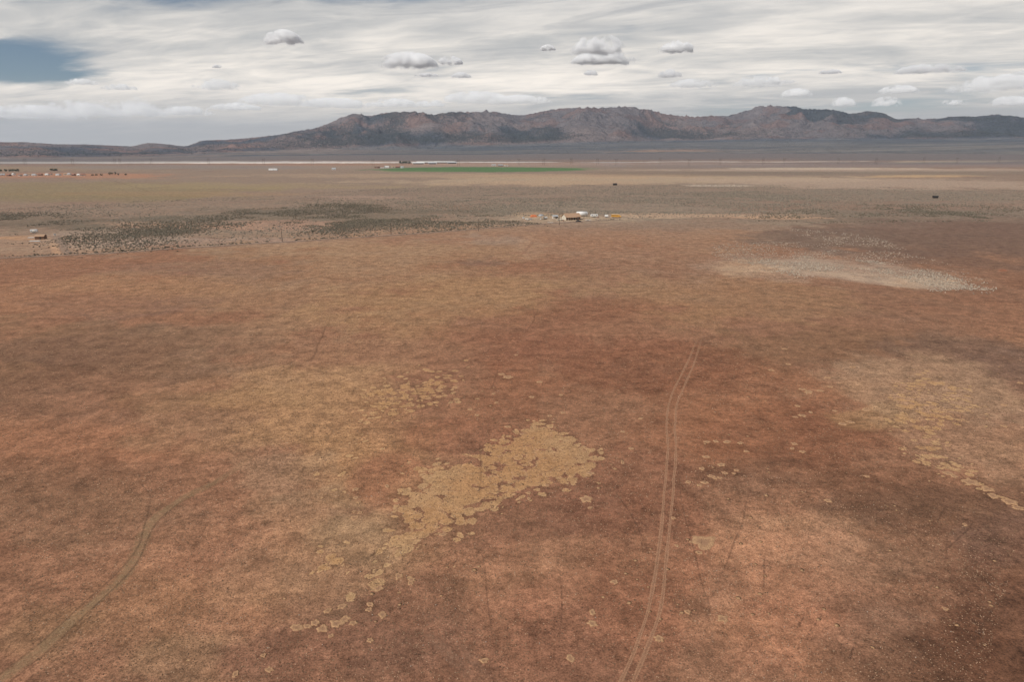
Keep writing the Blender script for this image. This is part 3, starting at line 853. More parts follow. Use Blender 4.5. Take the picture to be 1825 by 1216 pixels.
def ground_material(name):
    m = bpy.data.materials.new(name); m.use_nodes = True
    t = NT(m.node_tree)
    pos = t.n('ShaderNodeNewGeometry').outputs['Position']
    base = t.n('ShaderNodeVertexColor', layer_name='soil').outputs[0]
    msk = t.n('ShaderNodeSeparateColor', ins={0: t.n('ShaderNodeVertexColor', layer_name='cover').outputs[0]})
    mat_m, brush, pale = msk.outputs[0], msk.outputs[1], msk.outputs[2]
    big = t.n('ShaderNodeTexNoise', ins={'Vector': pos, 'Scale': 0.045, 'Detail': 7.0, 'Roughness': 0.68, 'Distortion': 0.4})
    bg_ = t.n('ShaderNodeSeparateColor', ins={0: big.outputs[1]})
    fine = t.math('ADD', t.math('MULTIPLY', t.noise(pos, 0.9, 7.0, 0.86), 0.55), t.math('MULTIPLY', t.noise(pos, 4.2, 3.0, 0.75), 0.45))
    mid = t.noise(t.vmath('ADD', pos, (71., 33., 0.)), 0.20, 5.0, 0.80)
    # thin dry grass in drifts: paler and yellower where it grows, redder where the soil is bare
    dr = bg_.outputs[0]
    c = t.mix(t.math('MULTIPLY', t.remap(dr, 0.50, 0.68), 0.45), base, t.vmath('MULTIPLY', base, (1.16, 1.20, 1.15)))
    c = t.mix(t.math('MULTIPLY', t.remap(dr, 0.48, 0.32), 0.50), c, t.vmath('MULTIPLY', base, (0.80, 0.76, 0.75)))
    c = t.mix(t.math('MULTIPLY', t.remap(bg_.outputs[1], 0.50, 0.64), 0.35), c, t.vmath('MULTIPLY', base, (0.90, 0.98, 1.06)))
    c = t.vmath('SCALE', c, scale=t.math('MULTIPLY', t.remap(fine, 0.37, 0.63, 0.34, 1.66, smooth=False), t.remap(mid, 0.34, 0.66, 0.63, 1.37, smooth=False)))
    # mat of grass rings: discs that merge as the mask rises
    pw = t.vmath('ADD', pos, t.vmath('SCALE', t.vmath('SUBTRACT', big.outputs[1], (0.5, 0.5, 0.5)), scale=9.0))
    pw2 = t.vmath('MULTIPLY', pw, (1.0, 1.0, 0.0))
    vA = t.voro(pw2, 0.50)
    size = t.math('ADD', t.math('MULTIPLY', t.n('ShaderNodeSeparateColor', ins={0: vA.outputs['Color']}).outputs[0], 0.42), -0.21)
    mm = t.math('ADD', mat_m, t.math('MULTIPLY', t.math('SUBTRACT', bg_.outputs[2], 0.5), 1.3))
    thr = t.math('ADD', t.remap(mm, 0.16, 0.95, -0.14, 0.88, smooth=False), size)
    ins_ = t.math('SUBTRACT', t.math('ADD', thr, t.math('MULTIPLY', t.math('SUBTRACT', fine, 0.5), 0.35)), vA.outputs['Distance'])
    disc = t.math('MULTIPLY', t.remap(ins_, 0.0, 0.12), t.remap(mat_m, 0.02, 0.14))
    rim = t.remap(ins_, 0.26, 0.06)
    tan_in = t.mix(t.remap(dr, 0.40, 0.62), (0.470, 0.262, 0.120), (0.475, 0.290, 0.146))
    cell = t.math('MULTIPLY', t.remap(vA.outputs['Distance'], 0.38, 0.62), t.remap(mat_m, 1.0, 0.55, 0.35, 0.9))
    tanc = t.mix(t.math('MULTIPLY', rim, 0.6), tan_in, (0.60, 0.385, 0.205))
    tanc = t.vmath('SCALE', tanc, scale=t.remap(fine, 0.34, 0.66, 0.40, 1.55, smooth=False))
    tanc = t.mix(t.math('MULTIPLY', cell, 0.55), tanc, t.vmath('MULTIPLY', tanc, (0.60, 0.52, 0.50)))
    halo = t.math('MULTIPLY', t.remap(ins_, -0.22, -0.04), t.remap(mat_m, 0.10, 0.30))
    c = t.mix(t.math('MULTIPLY', halo, 0.32), c, t.vmath('MULTIPLY', c, (0.62, 0.52, 0.50)))
    c = t.mix(t.math('MULTIPLY', disc, 0.74), c, tanc)
    # far brush read as grain
    vb = t.voro(pos, 0.33)
    bsz = t.math('MULTIPLY', brush, t.remap(dr, 0.38, 0.62, 0.45, 1.15))
    bm = t.remap(t.math('SUBTRACT', t.math('MULTIPLY', bsz, 0.62), vb.outputs['Distance']), 0.0, 0.14)
    brc = t.mix(vb.outputs['Color'], (0.090, 0.080, 0.060), (0.18, 0.155, 0.122))
    c = t.mix(t.math('MULTIPLY', bm, 0.62), c, brc)
    # bleached clumps
    pmk = t.math('ADD', pale, t.math('MULTIPLY', t.math('SUBTRACT', dr, 0.5), 1.4))
    pm = t.remap(t.math('ADD', t.math('MULTIPLY', pmk, 0.40), t.math('MULTIPLY', fine, 0.9)), 0.66, 0.82)
    c = t.mix(t.math('MULTIPLY', t.math('MULTIPLY', pm, t.remap(pale, 0.02, 0.2)), 0.5), c, (0.42, 0.325, 0.245))
    bn = t.noise(pos, 1.6, 3.0, 0.7)
    bp = t.n('ShaderNodeBump', ins={'Height': bn, 'Strength': 0.6, 'Distance': 0.22})
    b = t.n('ShaderNodeBsdfPrincipled', ins={'Base Color': c, 'Roughness': 0.95, 'Specular IOR Level': 0.12, 'Normal': bp.outputs[0]})
    t.n('ShaderNodeOutputMaterial', ins={0: b.outputs[0]})
    return m

def mountain_material():
    m = bpy.data.materials.new('mountain_slope'); m.use_nodes = True
    t = NT(m.node_tree)
    pos = t.n('ShaderNodeNewGeometry').outputs['Position']
    base = t.n('ShaderNodeVertexColor', layer_name='soil').outputs[0]
    msk = t.n('ShaderNodeSeparateColor', ins={0: t.n('ShaderNodeVertexColor', layer_name='cover').outputs[0]})
    wood = msk.outputs[0]
    n1 = t.noise(pos, 0.006, 5.0, 0.65)
    n2 = t.noise(pos, 0.05, 4.0, 0.7)
    v = t.remap(t.math('ADD', t.math('MULTIPLY', n1, 0.5), t.math('MULTIPLY', n2, 0.5)), 0.3, 0.7, 0.72, 1.3)
    c = t.vmath('SCALE', base, scale=v)
    vb = t.voro(pos, 0.055)
    ww = t.math('ADD', wood, t.math('MULTIPLY', t.math('SUBTRACT', n1, 0.5), 0.9))
    bm = t.remap(t.math('SUBTRACT', t.math('MULTIPLY', ww, 0.85), vb.outputs['Distance']), 0.0, 0.14)
    c = t.mix(t.math('MULTIPLY', bm, 0.75), c, (0.055, 0.062, 0.060))
    bp = t.n('ShaderNodeBump', ins={'Height': t.noise(pos, 0.011, 6.0, 0.62, 0.6), 'Strength': 0.9, 'Distance': 90.0})
    b = t.n('ShaderNodeBsdfPrincipled', ins={'Base Color': c, 'Roughness': 0.95, 'Specular IOR Level': 0.1, 'Normal': bp.outputs[0]})
    t.n('ShaderNodeOutputMaterial', ins={0: b.outputs[0]})
    return m

# ------------------------------------------------------------------ mesh helpers
def mesh_np(name, verts, faces, mats, smooth=False):
    verts = np.asarray(verts, np.float32); faces = np.asarray(faces, np.int32)
    me = bpy.data.meshes.new(name)
    nv, nf, k = len(verts), len(faces), faces.shape[1]
    me.vertices.add(nv); me.vertices.foreach_set('co', verts.ravel())
    me.loops.add(nf * k); me.loops.foreach_set('vertex_index', faces.ravel())
    me.polygons.add(nf)
    me.polygons.foreach_set('loop_start', np.arange(0, nf * k, k, dtype=np.int32))
    try:
        me.polygons.foreach_set('loop_total', np.full(nf, k, np.int32))
    except Exception:
        pass
    if smooth:
        me.polygons.foreach_set('use_smooth', np.ones(nf, bool))
    for mt in (mats if isinstance(mats, (list, tuple)) else [mats]):
        me.materials.append(mt)
    me.update(calc_edges=True)
    me.validate()
    return me
def vcol(me, name, rgb):
    a = me.color_attributes.new(name, 'FLOAT_COLOR', 'POINT')
    buf = np.ones((len(me.vertices), 4), np.float32); buf[:, :3] = rgb
    a.data.foreach_set('color', buf.ravel())
def link(name, me, parent=None, loc=None, **props):
    o = bpy.data.objects.new(name, me)
    COL.objects.link(o)
    if parent is not None:
        o.parent = parent
    if loc is not None:
        o.location = loc
    for k, v in props.items():
        if v:
            o[k] = v
    return o
def thing(name, loc, rz, label, category, group=None):
    o = link(name, None, None, loc, label=label, category=category, group=group)
    o.rotation_euler = (0, 0, rz)
    return o

class MB:
    """collects boxes and other shapes into one mesh"""
    def __init__(self):
        self.bm = bmesh.new()
    def box(self, c, s, bev=0.0, rot=None):
        r = bmesh.ops.create_cube(self.bm, size=1.0)
        vs = r['verts']
        bmesh.ops.scale(self.bm, vec=s, verts=vs)
        if bev:
            es = list({e for v in vs for e in v.link_edges})
            rr = bmesh.ops.bevel(self.bm, geom=es, offset=bev, segments=2, affect='EDGES', profile=0.5)
            vs = [v for v in rr['verts'] if v.is_valid] or vs
            vs = list({v for f in rr['faces'] for v in f.verts} | {v for v in vs if v.is_valid})
        if rot is not None:
            bmesh.ops.rotate(self.bm, cent=(0, 0, 0), matrix=rot, verts=vs)
        bmesh.ops.translate(self.bm, vec=c, verts=vs)
        return self
    def cyl(self, a, b, r0, r1=None, seg=10):
        r1 = r0 if r1 is None else r1
        a = Vector(a); b = Vector(b); d_ = b - a
        r = bmesh.ops.create_cone(self.bm, cap_ends=True, segments=seg, radius1=r0, radius2=r1, depth=d_.length)
        q = d_.to_track_quat('Z', 'Y').to_matrix().to_4x4()
        bmesh.ops.transform(self.bm, matrix=Matrix.Translation((a + b) / 2) @ q, verts=r['verts'])
        return self
    def prism(self, prof, axis, lo, hi):
        """profile of 2D points extruded along x ('x') or y ('y')"""
        vs = []
        for t in (lo, hi):
            vs.append([self.bm.verts.new((t, p[0], p[1]) if axis == 'x' else (p[0], t, p[1])) for p in prof])
        n = len(prof)
        self.bm.faces.new(vs[0][::-1]); self.bm.faces.new(vs[1])
        for i in range(n):
            self.bm.faces.new((vs[0][i], vs[0][(i + 1) % n], vs[1][(i + 1) % n], vs[1][i]))
        bmesh.ops.recalc_face_normals(self.bm, faces=self.bm.faces)
        return self
    def mesh(self, name, mat, smooth=False):
        me = bpy.data.meshes.new(name)
        bmesh.ops.recalc_face_normals(self.bm, faces=self.bm.faces)
        self.bm.to_mesh(me); self.bm.free()
        me.materials.append(mat)
        if smooth:
            for p in me.polygons:
                p.use_smooth = True
        return me
    def part(self, name, mat, parent, smooth=False, **props):
        return link(name, self.mesh(name, mat, smooth), parent, **props)

# ------------------------------------------------------------------ ground sheet
ILL = 1.30          # light falling on level ground, used to turn seen colours into albedo
def soil_colour(x, y):
    n = len(x)
    nf = sstep(430, 570, np.hypot(x, y))[:, None]
    col = np.array([0.246, 0.117, 0.069]) * (1 - nf) + np.array([0.235, 0.150, 0.105]) * nf
    wx = (fbm(x, y, 60, 4, 3) - .5); wy = (fbm(x, y, 60, 4, 9) - .5)
    wl = (fbm(x, y, 16, 4, 21, .6) - .5)
    rr = np.hypot(x, y)
    hf = fbm(x, y * .8, 9, 5, 27, .72)
    for cx, cy, ax, ay, bx, by, r_, g_, b_, st, soft in PATCHES:
        det = ax * by - ay * bx
        if abs(det) < 1e-6:
            continue
        dx = x - cx; dy = y - cy
        s = (dx * by - dy * bx) / det; t = (ax * dy - ay * dx) / det
        lim = (np.abs(s) < 2.2) & (np.abs(t) < 2.2)
        if not lim.any():
            continue
        s = s[lim]; t = t[lim]
        d_ = np.sqrt(s * s + t * t) + (wx[lim] * np.sign(s) * 0.5 + wy[lim] * 1.5 + wl[lim] * 1.1) * min(1.0, soft * 1.6)
        mk = 1 - sstep(1 - soft, 1 + soft, d_)
        brk = min(1.0, soft * 1.6)
        mk = (mk * (1 - brk) + brk * sstep(.12, .88, mk + (hf[lim] - .5) * 1.5 * (1 - np.abs(2 * mk - 1)))) * st * np.where(rr[lim] < 700, .96 if .3 * r_ + .5 * g_ + .2 * b_ < .135 else .70, .75)
        col[lim] = col[lim] * (1 - mk[:, None]) + np.array([r_, g_, b_]) * mk[:, None]
    lum = col @ np.array([.3, .5, .2])
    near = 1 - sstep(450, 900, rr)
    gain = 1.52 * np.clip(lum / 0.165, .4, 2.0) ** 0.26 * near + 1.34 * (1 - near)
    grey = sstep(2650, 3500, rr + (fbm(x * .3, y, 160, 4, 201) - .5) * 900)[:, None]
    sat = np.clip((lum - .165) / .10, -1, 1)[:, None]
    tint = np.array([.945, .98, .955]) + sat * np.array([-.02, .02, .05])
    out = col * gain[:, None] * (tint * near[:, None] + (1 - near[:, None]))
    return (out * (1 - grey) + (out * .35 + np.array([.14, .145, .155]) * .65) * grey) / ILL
def cover_masks(x, y):
    n = len(x)
    mk = np.zeros((n, 3))
    wob = (fbm(x, y, 16, 4, 33) - .5) * 9
    for nm, fall, top in (('mat_main', 9, .98), ('mat_west', 10, .58), ('mat_low', 6, .84), ('mat_spots', 3, .9), ('mat_sw', 5, .72), ('mat_east', 9, .66), ('mat_north', 7, .55)):
        P = np.array(POLYS[nm]); lo = P.min(0) - 20; hi = P.max(0) + 20
        s = (x > lo[0]) & (x < hi[0]) & (y > lo[1]) & (y < hi[1])
        if not s.any():
            continue
        d_ = poly_sd(x[s], y[s], POLYS[nm]) + wob[s] * (.55 if nm == 'mat_main' else 1.0)
        mk[s, 0] = np.maximum(mk[s, 0], sstep(-fall, fall * .55, d_) * top)
    r = np.hypot(x, y)
    far = sstep(900, 1200, r) * (1 - sstep(2400, 2800, r))
    d_ = poly_sd(x, y, POLYS['scrub_wide'])
    mk[:, 1] = np.maximum(sstep(-30, 60, d_) * 0.80, far * 0.62)
    d_ = poly_sd(x, y, POLYS['pale_tufts']) + wob * 1.5
    d2 = poly_sd(x, y, POLYS['pale_core']) + wob
    mk[:, 2] = np.maximum(sstep(-8, 25, d_) * .45, sstep(-6, 10, d2) * .85)
    return mk

def polar_grid(rs, ths, zfun, skip_close=True):
    R_, T_ = np.meshgrid(rs, ths, indexing='ij')
    x = R_ * np.sin(T_); y = R_ * np.cos(T_)
    z = zfun(R_, T_, x, y)
    nr, nt = R_.shape
    idx = np.arange(nr * nt).reshape(nr, nt)
    f = np.stack([idx[:-1, :-1], idx[:-1, 1:], idx[1:, 1:], idx[1:, :-1]], -1).reshape(-1, 4)[:, ::-1]
    return np.stack([x, y, z], -1).reshape(-1, 3), f, idx
TH = np.concatenate([np.linspace(-math.pi, -0.80, 40)[:-1], np.linspace(-0.80, 0.80, 760), np.linspace(0.80, math.pi, 40)[1:]])
rs = np.concatenate([[1.0, 15.0], np.geomspace(30, R_FLAT, 600), np.linspace(R_FLAT, R_SPLIT, 70)[1:]])
def ground_z(R_, T_, x, y):
    z = bajada(R_, T_)
    wave = (fbm(x, y, 45, 3, 70) - .5) * 0.5 + (fbm(x, y, 8, 2, 80) - .5) * 0.12
    return z + wave * (1 - sstep(300, 700, R_)) * sstep(20, 60, R_)
def gz(x, y):
    x = np.atleast_1d(np.asarray(x, float)); y = np.atleast_1d(np.asarray(y, float))
    return ground_z(np.hypot(x, y), np.arctan2(x, y), x, y)
V, Fc, idx = polar_grid(rs, TH, ground_z)
gm = mesh_np('ground', V, Fc, ground_material('desert_soil'), smooth=True)
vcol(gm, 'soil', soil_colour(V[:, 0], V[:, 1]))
vcol(gm, 'cover', cover_masks(V[:, 0], V[:, 1]))
ground = link('ground', gm, kind='structure')

# ------------------------------------------------------------------ mountains
TM = np.concatenate([np.linspace(-math.pi, -1.0, 40)[:-1], np.linspace(-1.0, -0.72, 60)[:-1], np.linspace(-0.72, 0.72, 1050), np.linspace(0.72, 1.0, 60)[1:], np.linspace(1.0, math.pi, 40)[1:]])
rm = np.concatenate([np.linspace(R_SPLIT, 12000, 190), np.linspace(12000, 16000, 12)[1:]])
RM, TT = np.meshgrid(rm, TM, indexing='ij')
XM = RM * np.sin(TT); YM = RM * np.cos(TT)
rb, zb = foot(TM)
lobes = (fbm(np.sin(TM) * 9000, np.cos(TM) * 9000, 700, 3, 5) - .5)
rb_m = rb + lobes * 1100
crest = rb + 2900 + (fbm(np.sin(TM) * 9000, np.cos(TM) * 9000, 1500, 2, 15) - .5) * 900
tM = (RM - rb_m[None]) / (crest - rb_m)[None]
up = np.clip(tM, 0, 1)
wx = XM + (fbm(XM, YM, 900, 3, 51) - .5) * 900; wy = YM + (fbm(XM, YM, 900, 3, 57) - .5) * 900
rdg = ridged(wx, wy, 1500, 5, 61)
spur = ridged(TT * 7600 + (fbm(XM, YM, 700, 3, 41) - .5) * 700, RM * .36 + (fbm(XM, YM, 800, 3, 44) - .5) * 420, 760, 4, 63)
sw_ = .55 * (1 - np.clip(up, 0, 1) ** 3)
rdg = (1 - sw_) * rdg + sw_ * spur
fine = ridged(wx, wy, 420, 3, 67)
shape = 0.30 * up + 0.70 * sstep(0.02, 1.05, up) ** 1.05
relief = shape * (0.58 + 0.66 * rdg) + up * (1 - up) * 2.9 * (rdg - .42) + (0.26 * up * (1 - 0.45 * up)) * (fine - .5)
back = np.clip((tM - 1) / 1.5, 0, 1)
relief = relief * (1 - sstep(0, 1, back) * .92)
want = np.interp(TM, AZ, TE)                      # skyline the range makes from the plain
bj = bajada(RM, TT)
# scale each bearing so its highest ridge stands as high as the real one
room = np.clip(want, -0.02, None)
lo = np.zeros(len(TM)); hi = np.full(len(TM), 1400.0)
for _ in range(26):
    mid = (lo + hi) / 2
    top = ((bj + relief * mid[None] - 60) / RM).max(0)
    hi = np.where(top > want, mid, hi); lo = np.where(top > want, lo, mid)
amp = (lo + hi) / 2
ker = np.hanning(15); ker /= ker.sum()
amp = np.convolve(np.pad(amp, 7, mode='edge'), ker, mode='valid')
sidefade = np.where(np.abs(TM) > 0.9, 0.25, 1.0)
ZM = bj + relief * amp[None]
ridge_t = ZM
VM = np.stack([XM, YM, ZM], -1).reshape(-1, 3)
nr, nt = RM.shape
ix = np.arange(nr * nt).reshape(nr, nt)
FM = np.stack([ix[:-1, :-1], ix[:-1, 1:], ix[1:, 1:], ix[1:, :-1]], -1).reshape(-1, 4)[:, ::-1]
mm_ = mesh_np('mountain_range', VM, FM, mountain_material(), smooth=True)
# colours: grey-blue sage apron, pinkish rock, red soil to the west, dark woodland; sun and cloud shade painted in
rise = np.clip((relief * amp[None]) / np.maximum(amp[None], 1), 0, 1.3)
g1 = fbm(XM, YM, 900, 4, 90); g2 = fbm(XM, YM, 320, 4, 95); g3 = fbm(XM, YM, 2500, 3, 99)
apron = np.array([0.105, 0.112, 0.122]); apron2 = np.array([0.150, 0.145, 0.142])
stripe = fbm(XM * .25, YM, 260, 3, 103)
col = apron + (apron2 - apron) * sstep(.46, .62, stripe)[..., None]
east = sstep(0.12, 0.5, TT)
warm = np.array([0.205, 0.185, 0.165]) * (0.8 + .5 * fbm(XM * .18, YM, 150, 3, 107))[..., None]
col = col + (warm - col) * (east * (1 - sstep(5200, 6400, RM)) * (.45 + .5 * sstep(.42, .6, stripe)))[..., None]
west = sstep(0.02, -0.35, TT)
fan = sstep(-0.05, -0.30, TT) * sstep(.40, .56, fbm(XM * .35, YM, 420, 4, 111)) * .75
col = col * (1 - fan[..., None]) + np.array([0.27, 0.205, 0.17]) * fan[..., None]
low = sstep(.50, .64, fbm(XM * .15, YM, 90, 3, 113)) * (1 - sstep(5000, 5900, RM)) * .5
col = col * (1 - low[..., None]) + np.array([0.20, 0.175, 0.155]) * low[..., None]
redbar = sstep(.0, .1, TT) * (1 - sstep(.22, .36, TT)) * sstep(4300, 4500, RM) * (1 - sstep(4700, 5000, RM)) * sstep(.46, .60, g2)
col = col * (1 - .8 * redbar[..., None]) + np.array([.36, .235, .17]) * (.8 * redbar)[..., None]
rock = np.array([0.082, 0.086, 0.100]) + (np.array([0.185, 0.138, 0.124]) - np.array([0.082, 0.086, 0.100])) * sstep(.45, .65, g1)[..., None]
rock = rock + (np.array([.24, .145, .115]) - rock) * (sstep(.54, .64, g2) * (.25 + .5 * west))[..., None]
mk = sstep(0.015, 0.07, rise)[..., None]
col = col * (1 - mk) + rock * mk
gy, gx = np.gradient(ZM)
aspect = rdg
gW = fbm(wx, wy, 1000, 4, 190, .55)
dense = np.clip(0.68 + 3.0 * (gW - .5) + 2.2 * (0.47 - rdg) + 0.55 * np.exp(-((rise - .20) / .15) ** 2), 0.05, 0.97)  # tree density; its dark regions also stand in for cloud shadow
wood = sstep(0.03, 0.12, rise) * dense
wood = np.maximum(wood, sstep(.02, .05, rise) * .12)
lit = (1 - sstep(.30, .75, dense))[..., None] * mk  # open spurs, painted paler and pinker as if sunlit
col = col * (1 - .7 * lit) + (np.array([0.20, 0.162, 0.150]) + (np.array([.205, .135, .112]) - np.array([0.20, 0.162, 0.150])) * sstep(.5, .62, g2)[..., None]) * (.7 * lit)
wood = wood * (1 - .75 * sstep(-.22, -.36, TT))
vcol(mm_, 'soil', np.clip(col.reshape(-1, 3), 0, 1))
vcol(mm_, 'cover', np.stack([wood.ravel()] * 3, -1))
mountains = link('mountain_range', mm_, kind='structure')

def scatter_solids(name, pts, sx, sz, mat, seed, sides=4, **props):
    """many small rounded bushes joined: a low pyramid-topped body for each, uneven"""
    rg = np.random.default_rng(seed)
    n = len(pts)
    ring = np.linspace(0, 2 * math.pi, sides, endpoint=False)
    ph = rg.uniform(0, 6.28, n)
    v = np.zeros((n, 2 * sides + 1, 3), np.float32)
    for k in range(sides):
        for lv, (rad, zz) in enumerate(((0.72, -0.05), (1.0, 0.5))):
            rr = rad * sx * rg.uniform(.7, 1.25, n)
            a = ph + ring[k] + lv * .5
            v[:, lv * sides + k, 0] = rr * np.cos(a); v[:, lv * sides + k, 1] = rr * np.sin(a); v[:, lv * sides + k, 2] = sz * zz * rg.uniform(.8, 1.2, n)
    v[:, -1, 2] = sz * rg.uniform(.85, 1.15, n); v[:, -1, 0] = sx * rg.uniform(-.3, .3, n); v[:, -1, 1] = sx * rg.uniform(-.3, .3, n)
    v += np.asarray(pts, np.float32)[:, None, :]
    tri = []
    for k in range(sides):
        a, b = k, (k + 1) % sides
        tri += [(a, b, sides + b), (a, sides + b, sides + a), (sides + a, sides + b, 2 * sides)]
    tri = np.array(tri)
    f = (tri[None] + (np.arange(n) * (2 * sides + 1))[:, None, None]).reshape(-1, 3)
    me = mesh_np(name, v.reshape(-1, 3), f, mat)
    return link(name, me, **props)

# junipers on the slopes, read as one far wood
sel_t = (np.abs(TT) < 0.70) & (tM < 1.12)
prob = (wood * sel_t) ** 1.25 * RM
prob = prob.ravel(); prob /= prob.sum()
N_TREE = 60000
pick = RNG.choice(len(prob), N_TREE, p=prob)
jr = pick // nt; jt = pick % nt
fr = RNG.uniform(0, 1, N_TREE); ft = RNG.uniform(0, 1, N_TREE)
jr1 = np.minimum(jr + 1, nr - 1); jt1 = np.minimum(jt + 1, nt - 1)
def bil(A):
    return (A[jr, jt] * (1 - fr) + A[jr1, jt] * fr) * (1 - ft) + (A[jr, jt1] * (1 - fr) + A[jr1, jt1] * fr) * ft
tp = np.stack([bil(XM), bil(YM), bil(ZM)], -1)
scatter_solids('juniper_woods', tp, RNG.uniform(2.4, 5.5, N_TREE), RNG.uniform(3.5, 6.5, N_TREE), leafy('juniper_green', (0.042, 0.050, 0.045), (0.085, 0.088, 0.078), 0.02), 3, sides=3, kind='stuff')

# ------------------------------------------------------------------ tracks, trails and the dirt road
def smooth_line(pts, step):
    P = [Vector((p[0], p[1], 0)) for p in pts]
    out = []
    for i in range(len(P) - 1):
        p0 = P[max(i - 1, 0)]; p1 = P[i]; p2 = P[i + 1]; p3 = P[min(i + 2, len(P) - 1)]
        k = max(2, int((p2 - p1).length / step))
        for j in range(k):
            t = j / k
            out.append(0.5 * ((2 * p1) + (p2 - p0) * t + (2 * p0 - 5 * p1 + 4 * p2 - p3) * t * t + (3 * p1 - p0 - 3 * p2 + p3) * t ** 3))
    out.append(P[-1])
    return np.array([(q.x, q.y) for q in out])
def trail_material(name, col, edge, amount, kind):
    m = bpy.data.materials.new(name); m.use_nodes = True
    t = NT(m.node_tree)
    pos = t.n('ShaderNodeNewGeometry').outputs['Position']
    a = t.n('ShaderNodeSeparateColor', ins={0: t.n('ShaderNodeVertexColor', layer_name='across').outputs[0]})
    across = a.outputs[0]                      # 0 at both sides, 1 in the middle
    ends = a.outputs[1]
    n1 = t.noise(pos, 0.8, 4.0, 0.65)
    n2 = t.noise(pos, 5.0, 4.0, 0.7)
    c = t.mix(t.remap(n1, 0.35, 0.65), col, tuple(k * 0.8 for k in col))
    c = t.vmath('SCALE', c, scale=t.remap(n2, 0.25, 0.75, 0.7, 1.3))
    if kind == 'rut':
        c = t.mix(t.remap(across, 0.55, 0.9), c, edge)
    if kind == 'old':
        c = t.mix(t.remap(across, 0.30, 0.62), edge, c)
    al = t.math('MULTIPLY', t.remap(across, 0.0, 0.22 if kind == 'rut' else 0.7), ends)
    nn = t.math('ADD', t.math('MULTIPLY', n1, 0.6), t.math('MULTIPLY', n2, 0.4))
    if kind == 'dots':
        br = t.remap(t.noise(pos, 1.3, 2.0, 0.5), 0.46, 0.60)
    else:
        br = t.remap(nn, 0.34, 0.62, 0.55 if kind == 'rut' else 0.15, 1.0)
    al = t.math('MULTIPLY', t.math('MULTIPLY', al, br), amount)
    b = t.n('ShaderNodeBsdfPrincipled', ins={'Base Color': c, 'Roughness': 0.95, 'Specular IOR Level': 0.1, 'Alpha': al})
    t.n('ShaderNodeOutputMaterial', ins={0: b.outputs[0]})
    return m
TM_ = {
    'rut': trail_material('rut_soil', (0.56, 0.310, 0.185), (0.40, 0.215, 0.130), 0.62, 'rut'),
    'old': trail_material('grassy_wheel_track', (0.420, 0.268, 0.150), (0.420, 0.268, 0.150), 0.62, 'old'),
    'dark': trail_material('trodden_soil', (0.150, 0.082, 0.054), (0.1, 0.06, 0.04), 0.36, 'dark'),
    'faint': trail_material('old_rut_soil', (0.180, 0.105, 0.066), (0.1, 0.06, 0.04), 0.46, 'dark'),
    'dots': trail_material('broken_trail', (0.135, 0.072, 0.048), (0.1, 0.06, 0.04), 0.42, 'dots'),
    'pale': trail_material('dusty_trail', (0.430, 0.240, 0.155), (0.2, 0.1, 0.1), 0.45, 'pale'),
    'road': trail_material('dirt_road', (0.375, 0.270, 0.205), (0.2, 0.1, 0.1), 0.85, 'road'),
}
TNAME = {'faint': 'old_wheel_rut', 'rut': 'wheel_rut', 'old': 'old_wheel_track', 'dark': 'footworn_trail', 'dots': 'animal_trail', 'pale': 'dusty_trail', 'road': 'dirt_road'}
for ti, (kd, wd, pts) in enumerate(TRAILS):
    rr = math.hypot(*pts[0])
    L = smooth_line(pts, 0.8 if rr < 250 else 4.0)
    tn = np.gradient(L, axis=0); tn /= np.linalg.norm(tn, axis=1)[:, None] + 1e-9
    nn = np.stack([-tn[:, 1], tn[:, 0]], -1)
    s = np.concatenate([[0], np.cumsum(np.linalg.norm(np.diff(L, axis=0), axis=1))])
    jit = (vnoise(s / 6.0, s * 0 + ti * 7.7, 5) - .5) * wd * (.5 if kd in ('rut', 'road') else 1.3)
    wv = wd * {'dark': .6, 'faint': .6, 'dots': .7, 'old': .9}.get(kd, 1.0) * (0.75 + 0.5 * vnoise(s / 4.0, s * 0 + ti * 3.1, 8))
    off = np.array([-1, -.5, 0, .5, 1.0])
    P = L[:, None, :] + nn[:, None, :] * (jit[:, None] + off[None] * wv[:, None] * (1.0 if kd != 'rut' else .9))[..., None] * 0.9
    x = P[..., 0].ravel(); y = P[..., 1].ravel()
    lift = 0.035 if rr < 300 else 0.10
    z = gz(x, y) + lift + 0.004 * ti
    n = len(L); id_ = np.arange(n * 5).reshape(n, 5)
    f = np.stack([id_[:-1, :-1], id_[:-1, 1:], id_[1:, 1:], id_[1:, :-1]], -1).reshape(-1, 4)
    me = mesh_np(TNAME[kd], np.stack([x, y, z], -1), f, TM_[kd], smooth=True)
    ac = np.tile(np.array([0, .5, 1, .5, 0]), (n, 1)).ravel()
    fade = np.minimum(1, np.minimum(s, s[-1] - s) / (s[-1] * .35 + 1))
    fade = fade if kd not in ('rut', 'road', 'old') else np.minimum(1, (s[-1] - s) / (s[-1] * .28) + (1 if kd == 'road' else 0))
    en = np.repeat(fade, 5)
    vcol(me, 'across', np.stack([ac, en, en], -1))
    link(TNAME[kd], me, kind='structure')

